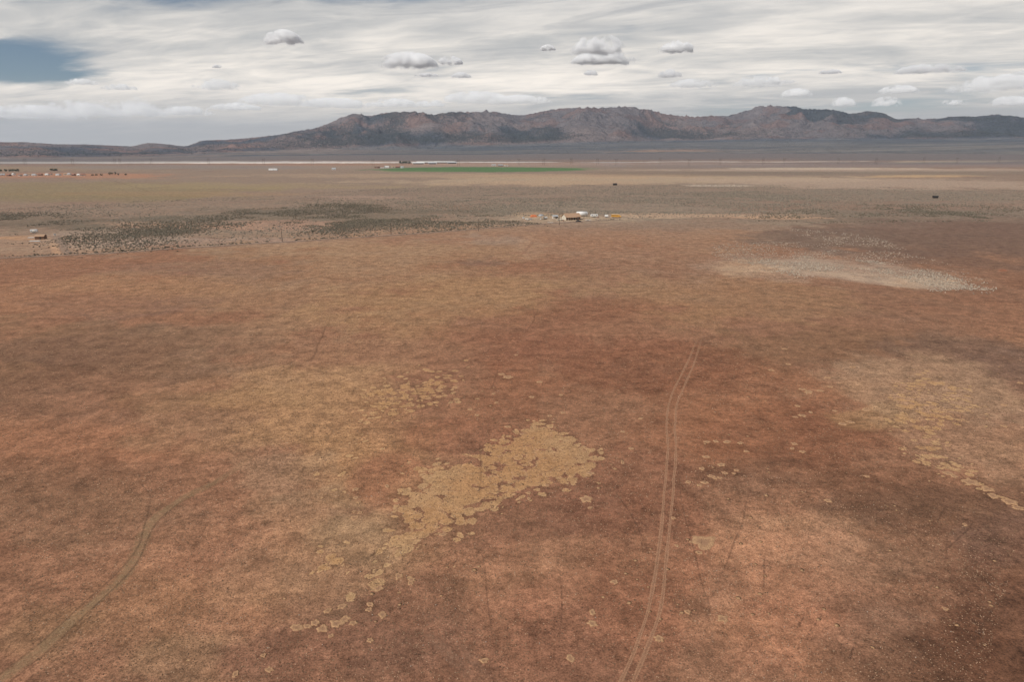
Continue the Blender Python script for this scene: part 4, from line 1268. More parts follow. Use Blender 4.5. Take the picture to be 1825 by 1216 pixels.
# ------------------------------------------------------------------ brush
def in_poly_random(poly, n, rg):
    P = np.array(poly); lo = P.min(0); hi = P.max(0)
    out = []
    while sum(map(len, out)) < n:
        q = rg.uniform(lo, hi, (n * 2, 2))
        out.append(q[poly_sd(q[:, 0], q[:, 1], poly) > 0])
    return np.concatenate(out)[:n]
sage = leafy('sagebrush_leaf', (0.150, 0.130, 0.098), (0.300, 0.255, 0.200), 0.05)
sage_d = leafy('greasewood_leaf', (0.092, 0.077, 0.055), (0.195, 0.160, 0.116), 0.05)
straw = leafy('bleached_grass', (0.255, 0.205, 0.158), (0.530, 0.435, 0.340), 0.4)
spots = []
for nm, n, kind in (('scrub_wide', 34000, 0), ('scrub_centre', 16000, 0), ('scrub_dense_a', 6500, 1), ('scrub_dense_b', 5000, 1), ('scrub_dense_c', 11000, 1), ('scrub_dense_d', 9000, 1), ('scrub_dense_e', 9000, 1)):
    q = in_poly_random(POLYS[nm], n, RNG)
    if kind:
        q = q + np.column_stack([fbm(q[:, 0], q[:, 1], 90, 4, 140) - .5, fbm(q[:, 0], q[:, 1], 90, 4, 145) - .5]) * np.array([160, 110]) + RNG.normal(0, 11, (n, 2))
    keep = .6 * fbm(q[:, 0] * .65, q[:, 1] * 1.3, 60, 4, 120) + .4 * fbm(q[:, 0], q[:, 1], 18, 3, 125) + RNG.uniform(-.06, .06, n) > (.47 if kind == 0 else .48)
    q = q[keep]
    rr = np.hypot(q[:, 0], q[:, 1])
    spots.append(np.column_stack([q, np.full(len(q), kind), RNG.uniform(.28, .70, len(q)) * (1.0 if kind else 1.0)]))
# along the road verge
rp = smooth_line([p for k, w_, p in TRAILS if k == 'road'][0], 2.0)
q = rp[RNG.integers(0, len(rp), 520)] + RNG.normal(0, 1, (520, 2)) * np.array([3, 1.6]) + np.array([0, 6.0])
spots.append(np.column_stack([q, np.ones(len(q)), RNG.uniform(.35, .8, len(q))]))
SP = np.concatenate(spots)
keepout = np.ones(len(SP), bool)
for k in AT:
    if not k.startswith(('v', 'h', 't', 'g', 's0', 's1', 's2', 's3', 'pylon', 'barn', 'row', 'farm')) or k in ('house', 'trailer', 'tarp'):
        keepout &= np.hypot(SP[:, 0] - AT[k][0], SP[:, 1] - AT[k][1]) > 9
SP = SP[keepout]
dist = np.hypot(SP[:, 0], SP[:, 1])
big = np.argsort(-(SP[:, 3] / dist))[:300]
mask = np.zeros(len(SP), bool); mask[big] = True
for kd, mt, nm in ((0, sage, 'sagebrush_flat'), (1, sage_d, 'greasewood_thicket')):
    q = SP[(~mask) & (SP[:, 2] == kd)]
    scatter_solids(nm, np.column_stack([q[:, 0], q[:, 1], gz(q[:, 0], q[:, 1])]), q[:, 3], q[:, 3] * RNG.uniform(.7, 1.2, len(q)), mt, 20 + kd, sides=4, kind='stuff')
def bush_mesh(name, mat, seed, leaves=60, spread=1.0, tall=1.0):
    rg = random.Random(seed)
    vs, fs = [], []
    for k in range(leaves):
        a = rg.uniform(0, 6.283); u_ = rg.random() ** .6
        ht = rg.uniform(.08, 1.0)
        rad = u_ * math.sqrt(max(.05, 1 - (ht * .95) ** 2)) * spread
        c = Vector((rad * math.cos(a), rad * math.sin(a), ht * tall))
        sz_ = rg.uniform(.18, .34)
        n = (c + Vector((rg.uniform(-.5, .5), rg.uniform(-.5, .5), rg.uniform(0, .8)))).normalized()
        t1 = n.orthogonal().normalized(); t2 = n.cross(t1)
        b0 = len(vs)
        for q_ in ((-1, -.6), (1, -.7), (.8, .9), (-.6, 1)):
            vs.append(tuple(c + t1 * q_[0] * sz_ + t2 * q_[1] * sz_ + n * rg.uniform(-.06, .06)))
        fs.append((b0, b0 + 1, b0 + 2, b0 + 3))
    me = bpy.data.meshes.new(name); me.from_pydata(vs, [], fs); me.materials.append(mat); me.update()
    return me
BM = {0: [bush_mesh('sagebrush', sage, s, 44, 1, .9) for s in range(3)], 1: [bush_mesh('greasewood', sage_d, 10 + s, 44, 1, .95) for s in range(3)]}
for i, j in enumerate(big):
    x, y, kd, sc = SP[j]
    kd = int(kd)
    o = link('sagebrush' if kd == 0 else 'greasewood', BM[kd][i % 3], None, (x, y, float(gz(x, y)[0])))
    o.scale = (sc, sc, sc * random.uniform(.8, 1.1)); o.rotation_euler = (0, 0, random.uniform(0, 6.28))
    if kd == 0:
        o['label'] = 'small grey green sagebrush on the plain beyond the dirt road'; o['group'] = 'sagebrush beyond the dirt road'
    else:
        o['label'] = 'dark olive bush in the thickets along the dirt road'; o['group'] = 'dark bushes along the dirt road'
    o['category'] = 'bush'
# bleached tussocks on the right
q = in_poly_random(POLYS['pale_tufts'], 6500, RNG)
q = np.concatenate([q, in_poly_random(POLYS['pale_core'], 8000, RNG)])
q = q[fbm(q[:, 0], q[:, 1], 22, 3, 130) + RNG.uniform(-.10, .10, len(q)) > .50]
scatter_solids('bleached_tussocks', np.column_stack([q, gz(q[:, 0], q[:, 1])]), RNG.uniform(.16, .46, len(q)), RNG.uniform(.12, .36, len(q)), straw, 40, kind='stuff')

# ------------------------------------------------------------------ grass rings on the red soil
ring_m = bpy.data.materials.new('ring_grass'); ring_m.use_nodes = True
t = NT(ring_m.node_tree)
pos = t.n('ShaderNodeNewGeometry').outputs['Position']
hi_ = t.n('ShaderNodeVertexColor', layer_name='tuft').outputs[0]
n1 = t.noise(pos, 4.0, 5.0, 0.8)
c = t.mix(t.remap(n1, 0.35, 0.62), (0.340, 0.185, 0.092), (0.74, 0.455, 0.235))
c = t.mix(t.math('MULTIPLY', t.n('ShaderNodeSeparateColor', ins={0: hi_}).outputs[0], 0.6), (0.300, 0.168, 0.100), c)
bp = t.n('ShaderNodeBump', ins={'Height': n1, 'Strength': 0.8, 'Distance': 0.12})
b_ = t.n('ShaderNodeBsdfPrincipled', ins={'Base Color': c, 'Roughness': 0.95, 'Specular IOR Level': 0.1, 'Normal': bp.outputs[0]})
t.n('ShaderNodeOutputMaterial', ins={0: b_.outputs[0]})
def ring_mesh(seed, lobes_):
    rg = random.Random(seed)
    seg = 34; prof = ((0.0, 0.03, 0.15), (.40, .035, .3), (.62, .06, .9), (.84, .07, 1.0), (1.0, .005, .7), (1.12, -.06, .2))
    ph = [rg.uniform(0, 6.28) for _ in range(4)]
    def rad(a):
        return 1 + .16 * math.sin(lobes_ * a + ph[0]) + .10 * math.sin((lobes_ + 2) * a + ph[1]) + .07 * math.sin(7 * a + ph[2])
    vs, tv, fs = [], [], []
    for k, (p, z_, tt) in enumerate(prof):
        for s_ in range(seg):
            a = s_ / seg * 6.2832
            r_ = p * rad(a) * rg.uniform(.90, 1.10)
            vs.append((r_ * math.cos(a), r_ * math.sin(a) * .92, z_ * rg.uniform(.75, 1.25)))
            tv.append(tt * rg.uniform(.6, 1.0))
    for k in range(len(prof) - 1):
        for s_ in range(seg):
            a, b = s_, (s_ + 1) % seg
            fs.append((k * seg + a, (k + 1) * seg + a, (k + 1) * seg + b, k * seg + b))
    me = bpy.data.meshes.new('grass_ring'); me.from_pydata(vs, [], fs); me.materials.append(ring_m); me.update()
    vcol(me, 'tuft', np.repeat(np.array(tv)[:, None], 3, 1))
    for p_ in me.polygons:
        p_.use_smooth = True
    return me
RM_ = [ring_mesh(60 + s, 2 + s % 4) for s in range(8)]
ring_pts = list(RINGS)
rg = random.Random(5)
def nth(k):
    return '%d%s' % (k, 'th' if 10 <= k % 100 <= 20 else {1: 'st', 2: 'nd', 3: 'rd'}.get(k % 10, 'th'))
counts = {}
ring_pts.sort()
for i, (x, y, r_) in enumerate(ring_pts):
    o = link('grass_ring', RM_[i % 8], None, (x, y, float(gz(x, y)[0])))
    o.scale = (r_, r_ * rg.uniform(.85, 1.1), rg.uniform(.9, 1.5)); o.rotation_euler = (0, 0, rg.uniform(0, 6.28))
    if r_ > 2.6:
        o['label'] = 'largest lone patch of tan grass, right of the wheel ruts'
    elif y < 110 and x < -15:
        o['label'] = 'tan grass ring in the lower left cluster'; o['group'] = 'grass rings at lower left'
    elif x > 30 and y < 135 and x < 55:
        o['label'] = 'tan grass ring just right of the wheel ruts'; o['group'] = 'grass rings right of the ruts'
    elif x >= 55:
        o['label'] = 'tan grass ring on brown soil at far right'; o['group'] = 'grass rings at far right'
    else:
        o['label'] = 'tan grass ring on red soil near the grass mat'; o['group'] = 'grass rings around the grass mat'
    if 'group' in o:
        counts[o['group']] = counts.get(o['group'], 0) + 1
        o['label'] = o['label'] + ', ' + nth(counts[o['group']]) + ' from left'
    o['category'] = 'grass patch'
# little scattered rings, pale stones and dark clods too small to pick apart
def scatter_field(n, ymin, ymax, rg_):
    y = np.exp(rg_.uniform(math.log(ymin), math.log(ymax), n)); x = rg_.uniform(-.85, .85, n) * y
    return x, y
x, y = scatter_field(700, 62, 300, RNG)
k = (fbm(x, y, 30, 3, 150) > .5) & (x > -.25 * y)
x, y = x[k], y[k]
scatter_solids('grass_tufts', np.column_stack([x, y, gz(x, y)]), RNG.uniform(.10, .40, len(x)), RNG.uniform(.02, .045, len(x)), ring_m, 50, sides=6, kind='stuff')
vcol(bpy.data.objects['grass_tufts'].data, 'tuft', np.ones((len(bpy.data.objects['grass_tufts'].data.vertices), 3)) * .8)
def tuft_field(name, n, ymin, ymax, mat, seed, rad, hgt):
    rg_ = np.random.default_rng(seed)
    y = np.exp(rg_.uniform(math.log(ymin), math.log(ymax), n)); x = rg_.uniform(-.84, .84, n) * y
    k = fbm(x, y, 26, 5, seed, .6) + rg_.uniform(-.22, .22, n) > .46
    x, y = x[k], y[k]; m_ = len(x)
    zz = gz(x, y)
    r_ = rad * rg_.uniform(.5, 1.5, m_) * (y / 90) ** .35; h_ = hgt * rg_.uniform(.5, 1.5, m_) * (y / 90) ** .35
    v = np.zeros((m_, 4, 3), np.float32); a0 = rg_.uniform(0, 6.28, m_)
    for q_ in range(3):
        a = a0 + q_ * 2.094 + rg_.uniform(-.4, .4, m_); rr = r_ * rg_.uniform(.6, 1.3, m_)
        v[:, q_] = np.column_stack([x + rr * np.cos(a), y + rr * np.sin(a), zz - .02])
    v[:, 3] = np.column_stack([x + r_ * rg_.uniform(-.5, .5, m_), y + r_ * rg_.uniform(-.5, .5, m_), zz + h_])
    f = (np.array([(0, 1, 3), (1, 2, 3), (2, 0, 3)])[None] + (np.arange(m_) * 4)[:, None, None]).reshape(-1, 3)
    link(name, mesh_np(name, v.reshape(-1, 3), f, mat), kind='stuff')
dry1 = leafy('dry_grass_dark', (0.125, 0.075, 0.046), (0.235, 0.145, 0.090), 0.08)
dry2 = leafy('dry_grass_pale', (0.300, 0.185, 0.115), (0.460, 0.300, 0.195), 0.08)
tuft_field('dry_grass', 80000, 60, 380, dry1, 301, .13, .11)
tuft_field('straw_grass', 45000, 60, 380, dry2, 305, .11, .09)
stone_m = plain('pale_stone', (0.45, 0.35, 0.27), .8, .4, 3.0)
clod_m = plain('dark_clod', (0.045, 0.030, 0.022), .95, .4, 3.0)
x, y = scatter_field(450, 60, 210, RNG)
scatter_solids('pale_pebbles', np.column_stack([x, y, gz(x, y)]), RNG.uniform(.04, .12, len(x)), RNG.uniform(.04, .12, len(x)), stone_m, 51, kind='stuff')
x, y = scatter_field(900, 60, 220, RNG)
scatter_solids('dark_clods', np.column_stack([x, y, gz(x, y)]), RNG.uniform(.03, .10, len(x)), RNG.uniform(.03, .10, len(x)), clod_m, 52, kind='stuff')

# ------------------------------------------------------------------ buildings
WHITE = plain('white_paint', (0.74, 0.73, 0.70), .6, .18)
CREAM = plain('cream_boards', (0.66, 0.60, 0.49), .8, .2)
BROWNW = plain('brown_boards', (0.19, 0.105, 0.065), .85, .3)
BROWNR = plain('brown_shingle', (0.42, 0.26, 0.16), .85, .3, 2.5, 0, .4)
GREYR = plain('grey_sheet_roof', (0.42, 0.43, 0.44), .5, .2)
REDR = plain('rust_roof', (0.30, 0.13, 0.09), .8, .3)
DARK = plain('dark_timber', (0.035, 0.028, 0.024), .8, .3)
GLASS = plain('window_glass', (0.05, 0.06, 0.07), .12, .2)
WOOD = plain('pole_wood', (0.12, 0.085, 0.06), .9, .3)
RUBBER = plain('tyre_rubber', (0.02, 0.02, 0.02), .9, .2)
ORANGE = plain('orange_tarp', (0.60, 0.17, 0.06), .7, .25)
YELLOW = plain('bus_yellow', (0.72, 0.36, 0.045), .45, .15)
STEEL = plain('galvanised', (0.45, 0.46, 0.47), .45, .2, 1.5, .6)
SAND = plain('sun_bleached_sheet', (0.62, 0.55, 0.47), .8, .25)

def gable(name, loc, L, W, hw, hr, rz, wallm, roofm, label, cat, nwin=3, door=True, group=None, over=.4, open_side=False):
    h = thing(name, (loc[0], loc[1], float(gz(loc[0], loc[1])[0])), rz, label, cat, group)
    b = MB(); b.prism([(-W / 2, -.2), (W / 2, -.2), (W / 2, hw), (0, hw + hr), (-W / 2, hw)], 'x', -L / 2, L / 2); b.part('wall', wallm, h)
    sl = hr / (W / 2); th = .14
    b = MB()
    for s in (-1, 1):
        e = W / 2 + over
        b.prism([(0, hw + hr + .02), (s * e, hw + hr - e * sl + .02), (s * e, hw + hr - e * sl + .02 + th), (0, hw + hr + .02 + th)], 'x', -L / 2 - over, L / 2 + over)
    b.part('roof', roofm, h)
    if open_side:
        MB().box((0, -W / 2 - .02, hw * .45), (L * .92, .06, hw * .75)).part('bay_shade_panel', DARK, h)  # dark slab on the wall, painted shade of an open side
    else:
        if door:
            MB().box((L * .12, -W / 2 - .03, min(1.02, hw * .45)), (1.0, .06, min(2.04, hw * .9))).part('door', DARK, h)
        for k in range(nwin):
            xk = -L / 2 + L * (k + .6) / (nwin + .2)
            if abs(xk - L * .12) < 1.2:
                xk += 1.9
            wf = MB().box((xk, -W / 2 - .03, hw * .58), (1.25, .06, 1.05)).part('window', WHITE, h)
            MB().box((xk, -W / 2 - .07, hw * .58), (1.05, .03, .85)).part('pane', GLASS, wf)
    return h
def wheel(parent, x, y, r_=.42, wdt=.26):
    o = MB().cyl((x, y - wdt / 2, r_), (x, y + wdt / 2, r_), r_, seg=14).part('wheel', RUBBER, parent)
    MB().cyl((x, y - wdt / 2 - .01, r_), (x, y + wdt / 2 + .01, r_), r_ * .55, seg=12).part('rim', STEEL, o)
def trailer(name, loc, L, W, Hh, rz, mat, label, cat='trailer', group=None, win=True):
    h = thing(name, (loc[0], loc[1], float(gz(loc[0], loc[1])[0])), rz, label, cat, group)
    MB().box((0, 0, .55 + Hh / 2), (L, W, Hh), min(.45, Hh * .2)).part('body', mat, h, smooth=False)
    for s in (-1, 1):
        wheel(h, -.5, s * (W / 2 - .1)); wheel(h, .5, s * (W / 2 - .1))
    MB().cyl((L / 2, 0, .5), (L / 2 + 1.1, 0, .45), .07).part('hitch', STEEL, h)
    if win:
        for xk in (-L * .3, L * .28):
            MB().box((xk, -W / 2 - .01, .55 + Hh * .62), (1.0, .04, .55)).part('window', GLASS, h)
        MB().box((0.1, -W / 2 - .01, .6 + Hh * .45), (.75, .04, Hh * .75)).part('door', CREAM, h)
    return h
def car(name, loc, rz, mat, label, cat, pick=False):
    h = thing(name, (loc[0], loc[1], float(gz(loc[0], loc[1])[0])), rz, label, cat)
    L = 5.4 if pick else 4.6
    MB().box((0, 0, .72), (L, 1.85, .62), .16).part('body', mat, h)
    if pick:
        cab = MB().prism([(-.1, 1.0), (1.35, 1.0), (.95, 1.72), (.1, 1.76)], 'y', -.82, .82).part('cabin', mat, h)
        MB().box((-1.55, 0, 1.045), (2.0, 1.5, .04)).part('cargo_bed', DARK, h)
    else:
        cab = MB().prism([(-1.5, 1.0), (1.2, 1.0), (.55, 1.5), (-1.0, 1.52)], 'y', -.80, .80).part('cabin', GLASS, h)
        MB().prism([(-1.02, 1.523), (.57, 1.503), (.5, 1.56), (-.95, 1.58)], 'y', -.76, .76).part('roof', mat, cab)
    for sx_ in (-1, 1):
        for sy in (-1, 1):
            wheel(h, sx_ * L * .31, sy * .84, .36, .24)
        MB().box((L / 2 + .005, sx_ * .62, .78), (.03, .36, .18)).part('headlight', WHITE, h)
    return h

A = AT
house = gable('cabin', A['house'], 13.5, 8.5, 2.7, 2.5, math.radians(20), BROWNW, BROWNR, 'brown cabin with tan roof and cream gable end beyond the dirt road', 'house', 3, True, None, .7)
for s in (-1,):
    b = MB(); b.prism([(-4.25, 0), (4.25, 0), (4.25, 2.7), (0, 5.2), (-4.25, 2.7)], 'x', s * 6.75 - .06, s * 6.75 - .01); b.part('gable_wall', CREAM, house)
for k in range(4):
    MB().cyl((-5.5 + k * 2.3, -6.0, 0), (-5.5 + k * 2.3, -6.0, 2.25), .1).part('porch_post', CREAM, house)
MB().prism([(-6.5, 2.22), (-4.2, 2.62), (-4.2, 2.74), (-6.5, 2.34)], 'x', -6.6, 2.4).part('porch_roof', BROWNR, house)
# white quonset-like trailer behind the cabin
t_ = thing('storage_tank', (A['trailer'][0] + 1, A['trailer'][1] + 9, 0), math.radians(4), 'large white cylindrical tank lying behind the brown cabin', 'tank')
b = MB()
b.cyl((-4.6, 0, 2.3), (4.4, 0, 2.3), 2.15, 2.15, 20); b.cyl((4.4, 0, 2.3), (5.0, 0, 2.3), 2.15, 1.3, 20); b.cyl((-5.2, 0, 2.3), (-4.6, 0, 2.3), 1.3, 2.15, 20); b.part('shell', WHITE, t_, True)
for s in (-2.8, 2.8):
    MB().box((s, 0, .35), (.6, 2.6, .9)).part('saddle', STEEL, t_)
MB().cyl((0, 0, 4.4), (0, 0, 4.75), .35).part('hatch', STEEL, t_)
# school bus
bus = thing('school_bus', (A['bus'][0], A['bus'][1], 0), math.radians(-14), 'yellow school bus parked right of the homestead', 'bus')
MB().box((-.6, 0, 1.85), (7.2, 2.4, 2.3), .28).part('body', YELLOW, bus)
MB().box((3.65, 0, 1.2), (1.5, 2.1, 1.0), .2).part('hood', YELLOW, bus)
MB().box((-.6, 0, 3.02), (6.6, 1.9, .08), .03).part('roof', SAND, bus)
for s in (-1, 1):
    for k in range(6):
        MB().box((-3.6 + k * 1.05, s * 1.21, 2.25), (.8, .04, .6)).part('window', GLASS, bus)
    MB().box((-.6, s * 1.215, 1.45), (7.0, .03, .1)).part('stripe', DARK, bus)
    for xk in (-2.7, 3.2):
        wheel(bus, xk, s * 1.05, .48, .28)
    MB().box((4.41, s * .7, 1.25), (.03, .3, .25)).part('headlight', WHITE, bus)
MB().box((3.02, 0, 2.4), (.04, 2.0, .8)).part('windscreen', GLASS, bus)
trailer('cargo_trailer', A['cargo_a'], 6.5, 2.4, 2.0, .08, WHITE, 'long white trailer between the cabin and the yellow bus', 'trailer')
trailer('cargo_trailer', A['cargo_b'], 3.2, 2.0, 1.8, -.2, WHITE, 'short white trailer just left of the yellow bus', 'trailer', None, False)
car('parked_car', A['car'], math.radians(6), DARK, 'dark car parked in front of the brown cabin', 'car')
car('pickup_truck', A['pickup'], math.radians(20), CREAM, 'cream pickup truck left of the brown cabin', 'truck', True)
trailer('water_trailer', A['clutter_a'], 3.4, 2.0, 1.5, .5, WHITE, 'low white trailer beside the dome canopy', 'trailer', None, False)
gable('pump_shed', A['clutter_b'], 4.2, 3.2, 2.1, .8, .3, SAND, GREYR, 'small pale shed left of the cream pickup', 'shed', 1, True)
trailer('flatbed_trailer', A['clutter_c'], 4.8, 2.1, .5, -.1, SAND, 'flat pale trailer right of the dark car', 'trailer', None, False)
for nm, lab in (('drum_a', 'rust barrel at the left foot of the cabin'), ('drum_b', 'rust barrel by the long white trailer')):
    d_ = thing('barrel', (A[nm][0], A[nm][1], 0), 0, lab, 'barrel')
    MB().cyl((0, 0, 0), (0, 0, 1.1), .42, .42, 14).part('body', REDR, d_)
    for zz in (.35, .75):
        MB().cyl((0, 0, zz - .03), (0, 0, zz + .03), .45, .45, 14).part('hoop', STEEL, d_)
# orange tarp over a stack
tp_ = thing('tarp_stack', (A['tarp'][0], A['tarp'][1], 0), .2, 'orange tarp draped over a low stack at the homestead', 'tarp')
bm_ = bmesh.new(); bmesh.ops.create_grid(bm_, x_segments=14, y_segments=8, size=1.0)
for v in bm_.verts:
    e = max(abs(v.co.x), abs(v.co.y)); ed = max(0.0, min(1.0, (1 - e) * 3.0))
    v.co.z = 1.7 * (ed ** .6) + .18 * math.sin(v.co.x * 7 + v.co.y * 3) * ed + .02; v.co.x *= 3.0; v.co.y *= 2.0
me = bpy.data.meshes.new('cover'); bm_.to_mesh(me); bm_.free(); me.materials.append(ORANGE); link('cover', me, tp_)
# white canopy on a stem
cn = thing('canopy', (A['canopy'][0], A['canopy'][1], 0), 0, 'white dome canopy on a central post left of the cabin', 'canopy')
MB().cyl((0, 0, 0), (0, 0, 3.2), .5, .4, 10).part('post', WHITE, cn)
bm_ = bmesh.new(); bmesh.ops.create_uvsphere(bm_, u_segments=18, v_segments=8, radius=2.4)
bmesh.ops.delete(bm_, geom=[v for v in bm_.verts if v.co.z < -.15], context='VERTS')
for v in bm_.verts:
    v.co.z = v.co.z * .62 + 3.1
me = bpy.data.meshes.new('dome'); bm_.to_mesh(me); bm_.free(); me.materials.append(STEEL); link('dome', me, cn)
# pale junk
rg = random.Random(9)
jk = thing('scrap_pile', (A['scrap'][0], A['scrap'][1], 0), 0, 'pile of white sheets and scrap at the left of the homestead', 'scrap pile')
for k in range(9):
    MB().box((rg.uniform(-4, 4), rg.uniform(-2, 2), .5 + rg.uniform(0, .8)), (rg.uniform(.8, 2.4), rg.uniform(.3, 1.2), rg.uniform(.3, 1.4)), 0, Matrix.Rotation(rg.uniform(-.5, .5), 3, 'Y') @ Matrix.Rotation(rg.uniform(0, 3), 3, 'Z')).part('sheet', (WHITE, STEEL, SAND)[k % 3], jk)
cr = thing('tote_box', (A['crate_a'][0], A['crate_a'][1], 0), .3, 'small white box at the far left end of the homestead', 'box')
MB().box((0, 0, .7), (1.4, 1.3, 1.2), .06).part('body', WHITE, cr); MB().box((0, 0, 1.36), (1.5, 1.4, .1)).part('lid', STEEL, cr)
lp = thing('lumber_stack', (A['lumber'][0], A['lumber'][1], 0), .1, 'low pale stack of boards beside the dirt road', 'lumber')
for k in range(8):
    MB().box((rg.uniform(-.2, .2), (k % 4 - 1.5) * .42, .14 + .2 * (k // 4)), (4.6, .38, .16)).part('board', SAND, lp)
# utility poles by the road
for nm, lab in (('pole_a', 'wooden utility pole by the road left of the homestead'), ('pole_b', 'wooden utility pole in front of the brown cabin'), ('pole_c', 'wooden utility pole above the left half of the road'), ('pole_d', 'wooden utility pole near the middle of the road')):
    x, y = A[nm]
    p_ = thing('utility_pole', (x, y, 0), .1, lab, 'pole', 'utility poles along the dirt road')
    MB().cyl((0, 0, -.3), (0, 0, 9.0), .2, .14, 8).part('pole', WOOD, p_)
    MB().box((0, 0, 8.4), (2.4, .12, .14)).part('crossarm', WOOD, p_)
    for s in (-1, 0, 1):
        MB().cyl((s * 1.0, 0, 8.47 if s else 9.0), (s * 1.0, 0, 8.75 if s else 9.28), .06).part('insulator', STEEL, p_)
# left yard
gable('farm_shed', A['shed'], 5.5, 4.5, 2.0, 1.0, math.radians(10), BROWNW, BROWNR, 'low brown shed with tan roof in the bare yard at left', 'shed', 0, True)
trailer('camper_trailer', A['ltrailer'], 4.6, 2.2, 1.9, .2, WHITE, 'small white camper trailer behind the yard at left', 'trailer')
for nm, lab in (('sheet_a', 'long flat white sheet on the ground before the brown shed'), ('sheet_b', 'short flat white sheet left of the brown shed')):
    s_ = thing('sheet_stack', (A[nm][0], A[nm][1], 0), .05, lab, 'sheet')
    for k in range(3):
        MB().box((rg.uniform(-.4, .4), rg.uniform(-.2, .2), .1 + .09 * k), (6.5 if nm == 'sheet_a' else 4.0, 1.6, .07)).part('sheet', WHITE, s_)
lb = thing('pump_box', (A['lbox'][0], A['lbox'][1], 0), .4, 'small pale box at the head of the dirt lane at left', 'box')
MB().box((0, 0, .7), (1.3, 1.2, 1.4), .06).part('body', SAND, lb); MB().box((0, 0, 1.45), (1.5, 1.4, .1)).part('lid', STEEL, lb)
gable('range_shed', A['dark_a'], 6.0, 4.0, 2.2, .9, .1, DARK, DARK, 'lone black shed in the sage beyond the homestead', 'shed', 0, False)
gable('range_shed', A['dark_b'], 5.2, 3.6, 2.0, .9, -.1, DARK, DARK, 'lone black shed in the sage at far right', 'shed', 0, False)
# dairy barns far off, and the rows of houses nearer
for nm, L, rz, rf, lab in (('barn_a', 42, .05, WHITE, 'low white barn at the left of the far farm'), ('barn_b', 62, .02, WHITE, 'long white barn left of centre at the far farm'), ('barn_c', 30, .0, GREYR, 'short grey roofed barn in front at the far farm'), ('barn_d', 84, -.02, WHITE, 'longest white roofed barn of the far farm'), ('barn_e', 34, .05, GREYR, 'grey roofed barn at the right end of the far farm')):
    gable('barn', A[nm], L, 16, 4.2, 2.6, rz, WHITE, rf, lab, 'barn', 0, False, 'barns of the far farm', .6, True)
rowm = [(BROWNW, BROWNW), (WHITE, REDR), (WHITE, WHITE), (CREAM, BROWNR), (BROWNW, REDR), (WHITE, GREYR)]
for k, (nm, L, lab) in enumerate((('row_a', 13, 'dark brown house at the left end of the row by the green field'), ('row_b', 14, 'red roofed white house second in the row by the green field'), ('row_c', 12, 'all white house third in the row by the green field'), ('row_d', 10, 'cream house fourth in the row by the green field'), ('row_e', 12, 'brown house fifth in the row by the green field'), ('row_f', 8, 'grey roofed white house at the right end of the row by the green field'))):
    gable('field_house', A[nm], L, 9, 3, 2, random.uniform(-.3, .3), rowm[k][0], rowm[k][1], lab, 'house', 3)
for k, (nm, L, m1, m2, lab) in enumerate((('farm_a', 14, SAND, GREYR, 'left farm building above the right half of the green field'), ('farm_b', 16, BROWNW, GREYR, 'middle farm building above the right half of the green field'), ('farm_c', 12, WHITE, BROWNR, 'right farm building above the right half of the green field'))):
    gable('farmhouse', A[nm], L, 9, 3, 2, .1, m1, m2, lab, 'house', 3)
gable('plain_house', A['white_a'], 10, 7, 3, 2, .1, WHITE, GREYR, 'lone white house left of the green field', 'house', 2)
gable('plain_house', A['white_b'], 22, 8, 3, 1.6, 0, WHITE, WHITE, 'long white house far left of the green field', 'house', 3)
vm = [(WHITE, GREYR), (BROWNW, REDR), (WHITE, WHITE), (SAND, REDR), (WHITE, GREYR), (CREAM, BROWNR)]
for k in range(16):
    gable('village_house', A['v%d' % k], random.uniform(5, 10), 6, 2.4, 1.4, random.uniform(-.5, .5), *vm[k % 6], ('pale' if k % 6 in (0, 2, 4) else 'brown or tan') + ' house, ' + nth(k + 1) + ' from the left in the settlement on red earth', 'house', 2, True, 'houses of the settlement at far left')

# ------------------------------------------------------------------ trees
bark = plain('bark', (0.09, 0.065, 0.05), .95, .3)
leaf_d = leafy('cottonwood_leaf', (0.030, 0.045, 0.026), (0.070, 0.088, 0.048), .3)
def tree(loc, hgt, wid, label, group, seed):
    o = thing('tree', (loc[0], loc[1], float(gz(loc[0], loc[1])[0])), random.uniform(0, 6), label, 'tree', group)
    rg = random.Random(seed)
    b = MB(); b.cyl((0, 0, -.2), (.1, 0, hgt * .55), .3, .14, 8)
    for k in range(4):
        a = k * 1.6 + rg.random()
        b.cyl((.05, 0, hgt * .3), (math.cos(a) * wid * .3, math.sin(a) * wid * .3, hgt * .65), .12, .05, 6)
    b.part('trunk', bark, o)
    vs, fs = [], []
    cl = [(rg.uniform(-.32, .32) * wid, rg.uniform(-.32, .32) * wid, hgt * rg.uniform(.32, .85), rg.uniform(.16, .28) * wid) for _ in range(9)]
    for k in range(320):
        cx, cy, cz, cr_ = cl[k % 9]
        d_ = Vector((rg.gauss(0, 1), rg.gauss(0, 1), rg.gauss(0, 1))).normalized()
        c = Vector((cx, cy, cz)) + d_ * cr_ * rg.uniform(.5, 1.1)
        n = (d_ + Vector((rg.uniform(-.6, .6), rg.uniform(-.6, .6), rg.uniform(-.3, .6)))).normalized()
        t1 = n.orthogonal().normalized(); t2 = n.cross(t1); sz_ = rg.uniform(.03, .07) * wid; b0 = len(vs)
        for q_ in ((-1, 0), (0, -.8), (1, 0), (0, .9)):
            vs.append(tuple(c + t1 * q_[0] * sz_ + t2 * q_[1] * sz_))
        fs.append((b0, b0 + 1, b0 + 2, b0 + 3))
    me = bpy.data.meshes.new('crown'); me.from_pydata(vs, [], fs); me.materials.append(leaf_d); me.update()
    link('crown', me, o)
